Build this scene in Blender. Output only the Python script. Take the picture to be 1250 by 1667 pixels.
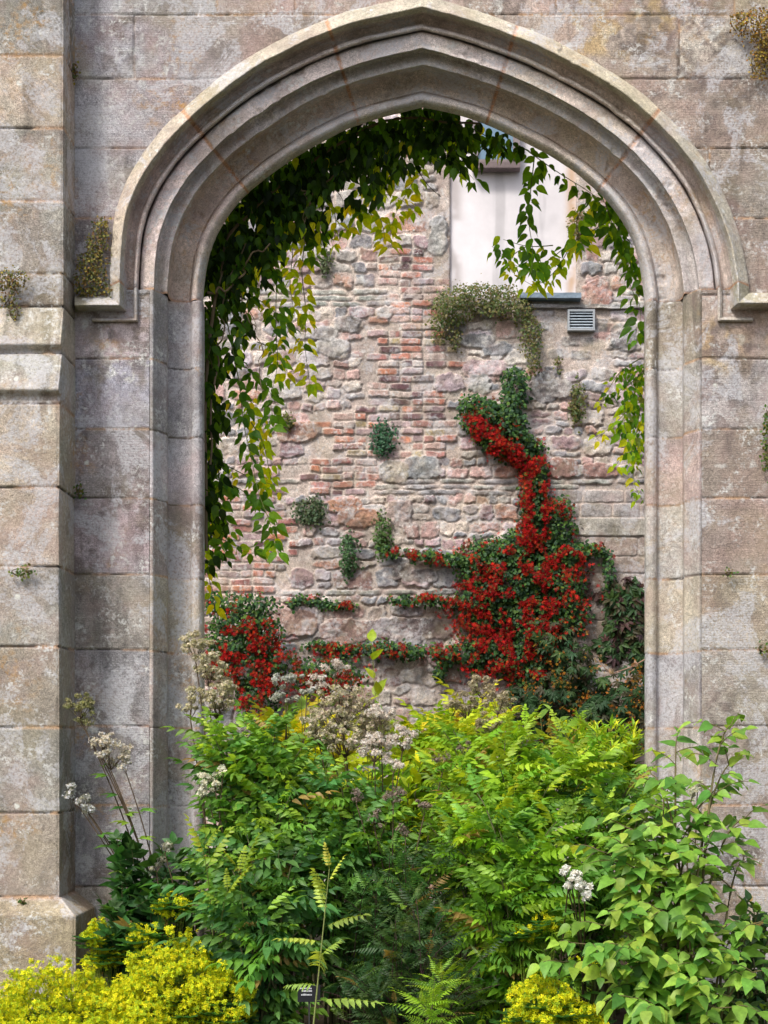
import bpy, math
import numpy as np
from mathutils import Vector

for o in list(bpy.data.objects):
    bpy.data.objects.remove(o)
SC = bpy.context.scene
COL = SC.collection
R = math.radians

# ---------------------------------------------------------------- camera, world, sun, exposure
HX, HY, FPX, CD, EYE = 700.0, 1215.0, 2400.0, 8.0, 1.6      # photograph's vanishing point, focal length in px, distance to wall
cam = bpy.data.cameras.new('camera')
cam.sensor_fit = 'VERTICAL'; cam.sensor_height = 36.0
cam.lens = FPX/1667*36.0
cam.shift_x = -(HX-625)/1667.0
cam.shift_y = (HY-833.5)/1667.0
cam.clip_start = .1; cam.clip_end = 500
co = bpy.data.objects.new('camera', cam); COL.objects.link(co)
co.location = (0, -CD, EYE); co.rotation_euler = (R(90), 0, 0)
SC.camera = co

SUN_EL, SUN_AZ = 50.0, 214.0      # azimuth clockwise from +Y (north)
w = bpy.data.worlds.new('World'); SC.world = w; w.use_nodes = True
nt = w.node_tree; nt.nodes.clear()
sky = nt.nodes.new('ShaderNodeTexSky'); sky.sky_type = 'NISHITA'; sky.sun_disc = False
sky.sun_elevation = R(SUN_EL); sky.sun_rotation = R(SUN_AZ)
sky.air_density = 1.0; sky.dust_density = 4.0; sky.ozone_density = 1.0
hs = nt.nodes.new('ShaderNodeHueSaturation'); hs.inputs['Saturation'].default_value = .6
bg = nt.nodes.new('ShaderNodeBackground'); bg.inputs['Strength'].default_value = .14
wo = nt.nodes.new('ShaderNodeOutputWorld')
nt.links.new(sky.outputs[0], hs.inputs['Color']); nt.links.new(hs.outputs[0], bg.inputs[0]); nt.links.new(bg.outputs[0], wo.inputs[0])
sl = bpy.data.lights.new('sun', 'SUN'); sl.energy = 2.1; sl.angle = R(11); sl.color = (1, .95, .86)
so = bpy.data.objects.new('sun', sl); COL.objects.link(so)
az, el = R(SUN_AZ), R(SUN_EL)
sd = Vector((math.sin(az)*math.cos(el), math.cos(az)*math.cos(el), math.sin(el)))
so.rotation_euler = sd.to_track_quat('Z', 'Y').to_euler(); so.location = sd*20
SC.view_settings.view_transform = 'Standard'; SC.view_settings.look = 'None'
SC.view_settings.gamma = 1; SC.view_settings.exposure = 0.46
SC.cycles.use_denoising = True
SC.cycles.max_bounces = 7; SC.cycles.diffuse_bounces = 3; SC.cycles.transmission_bounces = 4; SC.cycles.glossy_bounces = 2

# ---------------------------------------------------------------- helpers
def P(px, py, Y=0.0):
    """point at depth Y that the photograph shows at pixel (px, py)"""
    d = (CD+Y)/FPX
    return np.array([(px-HX)*d, Y, EYE+(HY-py)*d])
def PX(px, Y=0.0): return (px-HX)*(CD+Y)/FPX
def PZ(py, Y=0.0): return EYE+(HY-py)*(CD+Y)/FPX

def _h(ix, iy, s):
    n = (ix.astype(np.int64)*374761393 + iy.astype(np.int64)*668265263 + s*144269504) & 0xffffffff
    n = ((n ^ (n >> 13))*1274126177) & 0xffffffff
    n = n ^ (n >> 16)
    return n/4294967296.0
def vn(x, y, sc, seed):
    x = np.asarray(x, float)*sc; y = np.asarray(y, float)*sc
    ix, iy = np.floor(x), np.floor(y); fx, fy = x-ix, y-iy
    fx = fx*fx*(3-2*fx); fy = fy*fy*(3-2*fy)
    a, b, c, d = _h(ix, iy, seed), _h(ix+1, iy, seed), _h(ix, iy+1, seed), _h(ix+1, iy+1, seed)
    return (a+(b-a)*fx)*(1-fy) + (c+(d-c)*fx)*fy
def fbm(x, y, sc, seed, oct=4):
    v = 0; a = .5; t = 0
    for i in range(oct):
        v = v + a*vn(x, y, sc*2**i, seed+i*17); t += a; a *= .55
    return v/t
def sm(a, b, x):
    t = np.clip((x-a)/(b-a), 0, 1); return t*t*(3-2*t)

def link(o, parent=None):
    COL.objects.link(o)
    if parent is not None: o.parent = parent
    return o
def tag(o, label=None, cat=None, group=None, kind=None):
    if label: o['label'] = label
    if cat: o['category'] = cat
    if group: o['group'] = group
    if kind: o['kind'] = kind
    return o
def empty(name, loc=(0, 0, 0), **k):
    o = bpy.data.objects.new(name, None); o.empty_display_size = .1
    link(o); o.location = [float(c) for c in loc]
    return tag(o, **k)

def mk(name, V, loops, totals, col=None, mat=None, parent=None, smooth=True):
    V = np.asarray(V, np.float32); loops = np.asarray(loops, np.int32); totals = np.asarray(totals, np.int32)
    if parent is not None:
        V = V - np.array(parent_origin(parent), np.float32)
    me = bpy.data.meshes.new(name)
    me.vertices.add(len(V)); me.vertices.foreach_set('co', V.ravel())
    me.loops.add(len(loops)); me.loops.foreach_set('vertex_index', loops)
    st = np.zeros(len(totals), np.int32); st[1:] = np.cumsum(totals)[:-1]
    me.polygons.add(len(totals)); me.polygons.foreach_set('loop_start', st)
    me.polygons.foreach_set('use_smooth', np.full(len(totals), smooth))
    me.update(calc_edges=True)
    if col is not None:
        a = me.color_attributes.new('Col', 'FLOAT_COLOR', 'POINT')
        c = np.ones((len(V), 4), np.float32); c[:, :3] = np.clip(col, 0, 1)
        a.data.foreach_set('color', c.ravel())
    if mat: me.materials.append(mat)
    return link(bpy.data.objects.new(name, me), parent)
def parent_origin(p):
    o = Vector((0, 0, 0))
    while p is not None:
        o = o + p.location; p = p.parent
    return o

class Acc:
    def __init__(s): s.V = []; s.L = []; s.T = []; s.C = []; s.n = 0
    def add(s, V, L, T, C):
        V = np.asarray(V, float); s.V.append(V); s.L.append(np.asarray(L, np.int64)+s.n); s.T.append(np.asarray(T))
        C = np.asarray(C, float)
        s.C.append(np.broadcast_to(C, (len(V), 3)) if C.ndim == 1 else C); s.n += len(V)
    def build(s, name, mat, parent=None, smooth=True):
        if not s.V: return None
        return mk(name, np.concatenate(s.V), np.concatenate(s.L), np.concatenate(s.T), np.concatenate(s.C), mat, parent, smooth)
    def box(s, x0, x1, y0, y1, z0, z1, c):
        V = [(x, y, z) for x in (x0, x1) for y in (y0, y1) for z in (z0, z1)]
        F = [0, 1, 3, 2, 4, 6, 7, 5, 0, 4, 5, 1, 2, 3, 7, 6, 0, 2, 6, 4, 1, 5, 7, 3]
        s.add(V, F, [4]*6, c)
    def tube(s, pts, r0, r1, c, n=5):
        pts = np.asarray(pts, float); m = len(pts)
        t = np.gradient(pts, axis=0); t /= np.linalg.norm(t, axis=1)[:, None]+1e-9
        up = np.where(np.abs(t[:, 2:3]) > .9, [[1., 0, 0]], [[0., 0, 1]])
        a = np.cross(t, up); a /= np.linalg.norm(a, axis=1)[:, None]+1e-9; b = np.cross(t, a)
        r = np.linspace(r0, r1, m)[:, None, None]; th = np.linspace(0, 2*np.pi, n, endpoint=False)[None, :, None]
        V = (pts[:, None]+r*(np.cos(th)*a[:, None]+np.sin(th)*b[:, None])).reshape(-1, 3)
        i, j = np.meshgrid(np.arange(m-1), np.arange(n), indexing='ij'); j2 = (j+1) % n
        F = np.stack([i*n+j, i*n+j2, (i+1)*n+j2, (i+1)*n+j], -1).reshape(-1)
        s.add(V, F, [4]*((m-1)*n), c)
    def inst(s, T, pos, Rm, sc, col):
        TV, TL, TT = T; N = len(pos)
        if N == 0: return
        sc = np.asarray(sc, float)
        if sc.ndim == 1: sc = sc[:, None]
        V = np.einsum('nij,nvj->nvi', Rm, TV[None]*sc[:, None, :]) + pos[:, None]
        nv = len(TV)
        L = (np.arange(N)[:, None]*nv+TL[None]).reshape(-1)
        s.add(V.reshape(-1, 3), L, np.tile(TT, N), np.repeat(col, nv, axis=0))

def grid(name, X, Y, Z, col, mat, parent=None, mask=None, flip=False):
    nu, nv = X.shape
    V = np.stack([X, Y, Z], -1).reshape(-1, 3)
    i, j = np.meshgrid(np.arange(nu-1), np.arange(nv-1), indexing='ij')
    F = np.stack([i*nv+j, (i+1)*nv+j, (i+1)*nv+j+1, i*nv+j+1], -1)
    if flip: F = F[..., ::-1]
    F = F[mask] if mask is not None else F.reshape(-1, 4)
    F = F.reshape(-1, 4)
    used = np.zeros(len(V), bool); used[F.ravel()] = True
    rm = np.cumsum(used)-1
    return mk(name, V[used], rm[F].ravel(), np.full(len(F), 4), col.reshape(-1, 3)[used], mat, parent)

# ---------------------------------------------------------------- materials
def nodes(name):
    m = bpy.data.materials.new(name); m.use_nodes = True
    n = m.node_tree; n.nodes.clear()
    return m, n
def N(n, t, **k):
    x = n.nodes.new(t)
    for a, b in k.items(): setattr(x, a, b)
    return x
def noise(n, vec, sc, det=4, rough=.55, dist=0):
    x = N(n, 'ShaderNodeTexNoise'); x.inputs['Scale'].default_value = sc; x.inputs['Detail'].default_value = det
    x.inputs['Roughness'].default_value = rough; x.inputs['Distortion'].default_value = dist
    n.links.new(vec, x.inputs['Vector']); return x.outputs[0]
def mr(n, v, a, b, c=0., d=1.):
    x = N(n, 'ShaderNodeMapRange'); x.inputs[1].default_value = a; x.inputs[2].default_value = b
    x.inputs[3].default_value = c; x.inputs[4].default_value = d; n.links.new(v, x.inputs[0]); return x.outputs[0]
def mth(n, op, a, b):
    x = N(n, 'ShaderNodeMath', operation=op)
    for i, v in enumerate((a, b)):
        if isinstance(v, (int, float)): x.inputs[i].default_value = v
        else: n.links.new(v, x.inputs[i])
    return x.outputs[0]
def mix(n, f, a, b, bt='MIX'):
    x = N(n, 'ShaderNodeMix', data_type='RGBA', blend_type=bt)
    for i, v in ((0, f), (6, a), (7, b)):
        if isinstance(v, (int, float)): x.inputs[i].default_value = v
        elif isinstance(v, tuple): x.inputs[i].default_value = (*v, 1)
        else: n.links.new(v, x.inputs[i])
    return x.outputs[2]
def stone(name, lichen=.5, orange=.3, dark=.4, grain=1., bump=.5, rough=.92, lines=0., fine=1.):
    m, n = nodes(name)
    tc = N(n, 'ShaderNodeTexCoord').outputs['Object']
    at = N(n, 'ShaderNodeAttribute', attribute_name='Col').outputs['Color']
    n1 = noise(n, tc, 2.3, 6, .6); n2 = noise(n, tc, 55*fine, 5, .7); n3 = noise(n, tc, 260*fine, 2, .6); n4 = noise(n, tc, 14, 5, .65, .3)
    v = mth(n, 'MULTIPLY', mr(n, n1, .3, .7, .80, 1.18), mr(n, n2, .3, .7, 1-.36*grain, 1+.32*grain))
    v = mth(n, 'MULTIPLY', v, mr(n, n4, .3, .7, .84, 1.16))
    v = mth(n, 'MULTIPLY', v, mr(n, n3, .32, .68, 1-.42*grain, 1+.36*grain))
    pit = mr(n, noise(n, tc, 120*fine, 3, .6), .60, .68, 1, .55)
    v = mth(n, 'MULTIPLY', v, pit)
    cv = N(n, 'ShaderNodeCombineColor')
    for i in range(3): n.links.new(v, cv.inputs[i])
    c = mix(n, 1., at, cv.outputs[0], 'MULTIPLY')
    # hue drift mauve / buff
    c = mix(n, mr(n, noise(n, tc, 4.5, 4), .48, .72, 0, .42), c, (.40, .27, .25))
    c = mix(n, mr(n, noise(n, tc, 3.1, 5, .6, .4), .5, .7, 0, .38), c, (.37, .32, .20))
    if dark:
        d = mth(n, 'MULTIPLY', mr(n, noise(n, tc, 3.6, 7, .7, .5), .52, .66), mr(n, n2, .38, .6))
        c = mix(n, mth(n, 'MULTIPLY', d, dark), c, (.10, .085, .08))
    if orange:
        d = mth(n, 'MULTIPLY', mr(n, noise(n, tc, 1.9, 4, .6), .56, .68), mr(n, noise(n, tc, 21, 5, .7), .48, .62))
        c = mix(n, mth(n, 'MULTIPLY', d, orange), c, (.46, .25, .06))
    if lichen:
        d = mth(n, 'MULTIPLY', mr(n, noise(n, tc, 5.5, 5, .65), .5, .62), mr(n, noise(n, tc, 38*fine, 5, .75), .50, .60))
        c = mix(n, mth(n, 'MULTIPLY', d, lichen), c, (.66, .66, .65))
        d = mth(n, 'MULTIPLY', mr(n, noise(n, tc, 2.6, 6, .7, .6), .52, .56), mr(n, noise(n, tc, 70*fine, 4, .7), .36, .56))
        c = mix(n, mth(n, 'MULTIPLY', d, lichen*.7), c, (.56, .56, .60))
        vo = N(n, 'ShaderNodeTexVoronoi'); vo.inputs['Scale'].default_value = 7.0; n.links.new(tc, vo.inputs['Vector'])
        dsp = mth(n, 'ADD', vo.outputs['Distance'], mr(n, n2, .3, .7, -.05, .05))
        vc = N(n, 'ShaderNodeSeparateColor'); n.links.new(vo.outputs['Color'], vc.inputs[0])
        spot = mth(n, 'MULTIPLY', mr(n, dsp, .07, .12, 1, 0), mr(n, vc.outputs[0], .80, .82))
        c = mix(n, mth(n, 'MULTIPLY', spot, min(1, lichen*1.3)), c, (.66, .66, .62))
    b = N(n, 'ShaderNodeBump'); b.inputs['Strength'].default_value = bump; b.inputs['Distance'].default_value = .006
    h = mth(n, 'ADD', mth(n, 'MULTIPLY', n2, 1.0), mth(n, 'MULTIPLY', n3, .5))
    h = mth(n, 'ADD', h, n4)
    if lines:
        wv = N(n, 'ShaderNodeTexWave', bands_direction='Z'); wv.inputs['Scale'].default_value = 34; wv.inputs['Distortion'].default_value = 2.5
        wv.inputs['Detail'].default_value = 3; n.links.new(tc, wv.inputs['Vector'])
        h = mth(n, 'ADD', h, mth(n, 'MULTIPLY', wv.outputs[1], lines))
    n.links.new(h, b.inputs['Height'])
    p = N(n, 'ShaderNodeBsdfPrincipled'); p.inputs['Roughness'].default_value = rough
    p.inputs['Specular IOR Level'].default_value = .25
    n.links.new(c, p.inputs['Base Color']); n.links.new(b.outputs[0], p.inputs['Normal'])
    o = N(n, 'ShaderNodeOutputMaterial'); n.links.new(p.outputs[0], o.inputs[0])
    return m
def leafmat(name, tr=.4, rough=.45, boost=(1.5, 1.35, .6), spec=.35):
    m, n = nodes(name)
    at = N(n, 'ShaderNodeAttribute', attribute_name='Col').outputs['Color']
    tc = N(n, 'ShaderNodeTexCoord').outputs['Object']
    v = mr(n, noise(n, tc, 45, 3), .3, .7, .8, 1.2)
    cv = N(n, 'ShaderNodeCombineColor')
    for i in range(3): n.links.new(v, cv.inputs[i])
    c = mix(n, 1., at, cv.outputs[0], 'MULTIPLY')
    p = N(n, 'ShaderNodeBsdfPrincipled'); p.inputs['Roughness'].default_value = rough; p.inputs['Specular IOR Level'].default_value = spec
    n.links.new(c, p.inputs['Base Color'])
    t = N(n, 'ShaderNodeBsdfTranslucent'); n.links.new(mix(n, 1., c, boost, 'MULTIPLY'), t.inputs[0])
    x = N(n, 'ShaderNodeMixShader'); x.inputs[0].default_value = tr
    n.links.new(p.outputs[0], x.inputs[1]); n.links.new(t.outputs[0], x.inputs[2])
    o = N(n, 'ShaderNodeOutputMaterial'); n.links.new(x.outputs[0], o.inputs[0])
    return m
def plain(name, rough=.7, metal=0., spec=.4, var=.15, sc=30):
    m, n = nodes(name)
    at = N(n, 'ShaderNodeAttribute', attribute_name='Col').outputs['Color']
    tc = N(n, 'ShaderNodeTexCoord').outputs['Object']
    v = mr(n, noise(n, tc, sc, 5, .65), .3, .7, 1-var, 1+var)
    cv = N(n, 'ShaderNodeCombineColor')
    for i in range(3): n.links.new(v, cv.inputs[i])
    c = mix(n, 1., at, cv.outputs[0], 'MULTIPLY')
    p = N(n, 'ShaderNodeBsdfPrincipled'); p.inputs['Roughness'].default_value = rough; p.inputs['Metallic'].default_value = metal
    p.inputs['Specular IOR Level'].default_value = spec
    n.links.new(c, p.inputs['Base Color'])
    o = N(n, 'ShaderNodeOutputMaterial'); n.links.new(p.outputs[0], o.inputs[0])
    return m
M_ashlar = stone('ashlar', 1., .75, .75, 1.1, .9, lines=.10)
M_mould = stone('moulded_stone', 1., .55, .55, 1., .8)
M_butt = stone('buttress_stone', .95, .65, .6, 1.1, .9)
M_rubble = stone('rubble', .7, .12, .5, 1., .8, fine=.55)
M_leaf = leafmat('leaf'); M_vine = leafmat('vine_leaf', .6, .5, (2.7, 2.1, .4), .25)
M_small = leafmat('small_leaf', .25, .55)
M_flower = leafmat('petal', .25, .6, (1.2, 1.2, 1.1), .2)
M_stem = plain('stem', .7); M_soil = plain('soil', .95, var=.4, sc=14, spec=.1)
M_render = plain('smooth_render', .8, 0, .2, .05, 6)
M_metal = plain('painted_metal', .45, .0, .5, .1); M_wood = plain('painted_wood', .6, 0, .3, .2)
M_glass = plain('window_glass', .08, 0, .9, .1, 3)

# ---------------------------------------------------------------- ground
g = Acc()
n_ = 90
gx, gy = np.meshgrid(np.linspace(-60, 60, n_), np.linspace(-40, 60, n_), indexing='ij')
grid('ground', gx, gy, -0.02+0*gx, np.broadcast_to(np.array([.075, .07, .05]), (n_, n_, 3)).copy(), M_soil).__setitem__('kind', 'structure')
bx_, by_ = np.meshgrid(np.linspace(-3.6, 4.2, 200), np.linspace(-3.0, 3.2, 160), indexing='ij')
bh = .05*fbm(bx_, by_, 3, 5)+.03*fbm(bx_, by_, 12, 9)
grid('flower_bed_soil', bx_, by_, bh, np.stack([.035+.02*bh*10, .026+.016*bh*10, .016+.01*bh*10], -1), M_soil).__setitem__('kind', 'structure')

# ---------------------------------------------------------------- near wall
WALL = empty('arched_stone_wall', (0, 0, 0), label='tall weathered ashlar wall pierced by a big pointed moulded archway, buttress at its left', cat='stone wall')
ROWS = [PZ(y) for y in (1830, 1700, 1570, 1443, 1311, 1182, 1058, 935, 811, 698, 583, 480, 355, 241, 128, 24, -90, -205, -320, -440)]
VERT = {14: [128-10, 218, 1105, 1330], 15: [118, 353, 480, 905, 1195, 1400], 13: [118, 1290], 12: [118, 1155, 1350], 11: [118, 1290], 10: [118, 1310]}
PAL = np.array([[.43, .395, .37], [.44, .37, .35], [.42, .40, .42], [.44, .39, .32], [.35, .305, .28], [.47, .44, .41], [.38, .35, .34]])
MORT = np.array([.46, .30, .19]); DARKJ = np.array([.07, .055, .045])
def joints(U, Z, rows, verts, seed, jw=.0030, pal=PAL):
    """recess depth and colour of coursed blocks over arrays U (along), Z (up)"""
    Zw = Z + .006*(fbm(U, Z, 2.2, seed+1)-.5); Uw = U+.006*(fbm(U, Z, 2.0, seed+2)-.5)
    rows = np.asarray(rows); ri = np.clip(np.searchsorted(rows, Zw)-1, 0, len(rows)-2)
    dz = np.minimum(Zw-rows[ri], rows[ri+1]-Zw)
    dx = np.full(U.shape, 9.); bi = np.zeros(U.shape, int)
    for r in range(len(rows)-1):
        m_ = ri == r
        if not m_.any(): continue
        vs = np.asarray(sorted(verts(r)))
        if len(vs) == 0: continue
        uu = Uw[m_]
        bi[m_] = np.searchsorted(vs, uu)
        dx[m_] = np.min(np.abs(uu[:, None]-vs[None]), axis=1)
    d = np.minimum(np.abs(dz), dx)
    wob = jw*(.6+1.3*fbm(U, Z, 9, seed+3))
    j = 1-sm(wob*.55, wob*1.5, d)
    rnd = lambda k: _h(ri*31+k, bi*17+seed, seed*3+k)
    ci = (rnd(1)*len(pal)).astype(int) % len(pal)
    col = pal[ci]*(.80+.38*rnd(2))[..., None]
    # big soft stains per block
    st = fbm(U+rnd(5)*9, Z, 2.6, seed+8, 5)
    col = col*(1+.7*(st-.5))[..., None]
    # rain streaks and soot under the joints
    strk = sm(.52, .72, fbm(U*1.0, Z*.14, 16, seed+12, 4))*sm(.42, .62, fbm(U, Z, 1.3, seed+13, 3))
    col = col*(1-.38*strk)[..., None]
    pk = sm(.5, .66, fbm(U, Z, 3.3, seed+14, 5))[..., None]*.35
    col = col*(1-pk)+col*np.array([1.10, .90, .88])*pk
    edge = sm(.0, .011, d)
    face = .0022*(fbm(U, Z, 26, seed+4)-.5) + .006*(fbm(U+ri*3.1, Z+bi*1.7, 4, seed+6)-.5) + (rnd(4)-.5)*.004 + .0018*(1-edge)
    mm = sm(.44, .56, fbm(U, Z, 5, seed+5))
    jc = MORT*mm[..., None]+DARKJ*(1-mm)[..., None]
    dep = j*(.008-.006*mm)
    # orange mortar smears beside the joint
    smear = (1-sm(wob*1.2, wob*3.2, d))*mm*.6
    col = col*(1-smear[..., None])+MORT*smear[..., None]
    col = col*(1-j[..., None])+jc*j[..., None]
    return dep+face, col

# arch curves, traced as pairs (intrados, hood outside) with anchors at the voussoir joints
I_ = [[(330, 488), (331, 460), (334, 436), (340, 412), (349, 386), (366, 358), (385, 330), (404, 312)],
      [(404, 312), (423, 298), (452, 276), (490, 250), (540, 222), (584, 202)],
      [(584, 202), (630, 189), (688, 175)],
      [(688, 175), (740, 185), (792, 202)],
      [(792, 202), (822, 217), (858, 233), (890, 250), (922, 270), (950, 290), (972, 310)],
      [(972, 310), (1000, 340), (1022, 373), (1036, 404), (1044, 434), (1048, 462), (1049.5, 490)]]
O_ = [[(178, 475), (178, 430), (180, 375), (187, 328), (202, 296), (224, 256), (262, 208), (300, 175)],
      [(300, 175), (338, 140), (380, 108), (430, 77), (480, 51), (528, 31)],
      [(528, 31), (590, 11), (688, -9)],
      [(688, -9), (770, 14), (846, 42)],
      [(846, 42), (908, 68), (970, 100), (1026, 136), (1070, 172)],
      [(1070, 172), (1120, 220), (1160, 272), (1190, 335), (1209, 390), (1217, 430), (1220, 475)]]
def resamp(p, n):
    p = np.array(p, float)
    d = np.r_[0, np.cumsum(np.linalg.norm(np.diff(p, axis=0), axis=1))]; d /= d[-1]
    t = np.linspace(0, 1, n)
    # smooth (Catmull-like) through dense linear + moving average
    q = np.stack([np.interp(t, d, p[:, k]) for k in (0, 1)], -1)
    for _ in range(max(2, n//3)):
        q[1:-1] = (q[:-2]+2*q[1:-1]+q[2:])/4
    return q
SEGN = [120, 144, 70, 70, 144, 120]
Ip = []; Op = []; anchors = [0]
for a, b, k in zip(I_, O_, SEGN):
    qa, qb = resamp(a, k+1), resamp(b, k+1)
    if Ip: qa, qb = qa[1:], qb[1:]
    Ip += list(qa); Op += list(qb); anchors.append(len(Ip)-1)
Ip = np.array(Ip); Op = np.array(Op)
ap = anchors[3]
for q in (Ip, Op):       # smooth across anchors except the apex
    for _ in range(420):
        t = q.copy(); t[1:-1] = (q[:-2]+2*q[1:-1]+q[2:])/4; t[ap] = q[ap]; q[:] = t
SPR = 4.082
PROF = np.array([(0, .36), (0, .275), (3, .238), (8, .208), (12, .195), (15, .19), (21, .203), (23, .225), (24.5, .262), (27, .25), (40, .258), (54, .245), (62, .215), (67, .165),
                 (69.3, .085), (70.5, .078), (77, .082), (85, .092), (91, .098), (95, .085), (96.4, .03), (97, .0), (99, .002), (123, .018), (124.5, .035), (126, .075)])
HOOD = np.array([(126, .075), (127.5, .015), (129.5, -.022), (132.5, -.030), (136.5, -.016), (138, .024), (142, .03), (149, .014), (154, -.018), (156.5, -.05), (158, -.06), (164, -.112),
                 (166, -.116), (181, -.055), (184, -.04), (185, .03)])
def dense(pr, step=1.6):
    out = [pr[0]]
    for a, b in zip(pr[:-1], pr[1:]):
        L = math.hypot(b[0]-a[0], (b[1]-a[1])*300); k = max(1, int(round(L/step)))
        for i in range(1, k+1): out.append(a+(b-a)*i/k)
    return np.array(out)
def sweep_arch(name, prof, seed, tint):
    pr = dense(prof); s = pr[:, 0]/185.0; Yd = pr[:, 1]
    px = Ip[:, None, 0]*(1-s)+Op[:, None, 0]*s; py = Ip[:, None, 1]*(1-s)+Op[:, None, 1]*s
    d = (CD+Yd)/FPX
    X = (px-HX)*d; Z = EYE+(HY-py)*d
    n = len(Ip)
    wgt = np.clip(1-np.arange(n)/80., 0, 1)**2
    Z = Z + (SPR-Z[0])[None]*wgt[:, None] + (SPR-Z[-1])[None]*wgt[::-1, None]
    Y = np.broadcast_to(Yd, X.shape).copy()
    U = np.arange(n)[:, None]*.02+0*X; S = pr[:, 0][None]*.004+0*X
    Y += .0045*(fbm(X, Z, 14, seed)-.5)*2 + .012*(fbm(X, Z, 4, seed+1)-.5)
    chip = sm(.70, .8, fbm(X, Z, 7, seed+2)); Y += .012*chip
    wx = .006*(fbm(X, Z, 9, seed+5)-.5)
    X = X+wx; Z = Z+wx*np.sign(X)
    # voussoir joints
    dj = np.full(n, 99.)
    vid = np.zeros(n, int)
    for k, a in enumerate(anchors):
        if k == 3: continue
        dj = np.minimum(dj, np.abs(np.arange(n)-a)); vid[np.arange(n) > a] += 1
    dj2 = np.abs(dj[:, None]+1.6*(fbm(X, Z, 12, seed+9)-.5)); j = np.clip(1.7-dj2*.8, 0, 1)
    if seed == 40:
        pass
    Y += .005*j+.006*(_h(vid, vid, seed)[:, None]-.5)
    pal = PAL[(vid*3+seed) % len(PAL)][:, None, :]*np.ones(X.shape+(1,))
    col = (pal*.6+.17)*1.46*np.array([1.02, .985, 1.0])
    tn = tint(pr[:, 0])                                 # the stone's own patina along the section
    col = col*tn[None]
    col *= (1+.4*(fbm(X, Z, 5, seed+3)-.5))[..., None]
    col = col*(1-j[..., None]*.9)+MORT*np.array([1.25, 1.0, .85])*j[..., None]*.9
    return X, Y, Z, col, pr
def tint_in(s):
    c = np.ones((len(s), 3))
    c[(s > 24) & (s < 70)] = (1.0, .92, .82)
    c[(s <= 23)] = (1.08, 1.05, 1.0)
    c[(s > 97)] = (1.16, 1.12, 1.10)
    c[(s > 84) & (s <= 97)] = (1.12, 1.12, 1.1)
    return c
def tint_hood(s):
    c = np.ones((len(s), 3))*(1.0, .92, .84)
    c[(s < 137)] = (1.12, 1.08, 1.04)
    c[(s > 157)] = (.90, .90, .75)
    return c
X, Y, Z, c, pr = sweep_arch('arch', PROF, 40, tint_in)
grid('arch_moulding', X, Y, Z, c, M_mould, WALL, flip=True)
X, Y, Z, c, pr = sweep_arch('hood', HOOD, 47, tint_hood)
grid('hood_mould', X, Y, Z, c, M_mould, WALL, flip=True)
HS = pr
# label stops: the hood drops straight and turns outward along the wall
def label_stop(side, xend_h, xend_r, broke):
    pr = dense(HOOD); s = pr[:, 0]/185.0
    i0 = 0 if side < 0 else -1
    pxs = Ip[i0, 0]*(1-s)+Op[i0, 0]*s
    px_roll = pxs[0]
    my = 526-np.abs(pxs-px_roll)*(53/58.)
    A = Acc()
    def strip(sel, xend, nm, sd):
        q = np.where(sel)[0]
        rows = []
        for t in np.linspace(0, 1, 24): rows.append([(pxs[i], None, pr[i, 1], t, my[i]) for i in q])
        Xs, Ys, Zs = [], [], []
        for t in np.linspace(0, 1, 26):
            zx = np.array([PX(pxs[i], pr[i, 1]) for i in q]); z1 = np.array([PZ(my[i], pr[i, 1]) for i in q])
            Xs.append(zx); Ys.append(pr[q, 1]); Zs.append(SPR+(z1-SPR)*t)
        for t in np.linspace(0, 1, 40)[1:]:
            x0 = np.array([PX(pxs[i], pr[i, 1]) for i in q]); x1 = np.array([PX(xend, pr[i, 1]) for i in q])
            Xs.append(x0+(x1-x0)*t); Ys.append(pr[q, 1]); Zs.append(z1)
        # closed end
        Xs.append(Xs[-1]); Ys.append(np.full(len(q), .03)); Zs.append(z1)
        X, Y, Z = np.array(Xs), np.array(Ys), np.array(Zs)
        Y = Y+.010*(fbm(X, Z, 9, sd)-.5)+.005*(fbm(X, Z, 30, sd+2)-.5)
        col = PAL[5]*tint_hood(pr[q, 0])[None]*(1+.5*(fbm(X, Z, 6, sd+3)-.5))[..., None]
        return X, Y, Z, col
    root = None
    X, Y, Z, c = strip(pr[:, 0] >= 140, xend_h, 'a', 60+side)
    root = grid('label_stop', X, Y, Z, c, M_mould, WALL, flip=(side > 0) is False)
    X, Y, Z, c = strip(pr[:, 0] <= 142, xend_r, 'b', 70+side)
    grid('bead', X, Y, Z, c, M_mould, root, flip=(side > 0) is False)
label_stop(-1, 121, 150, True)
label_stop(1, 1330, 1226, False)

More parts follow.
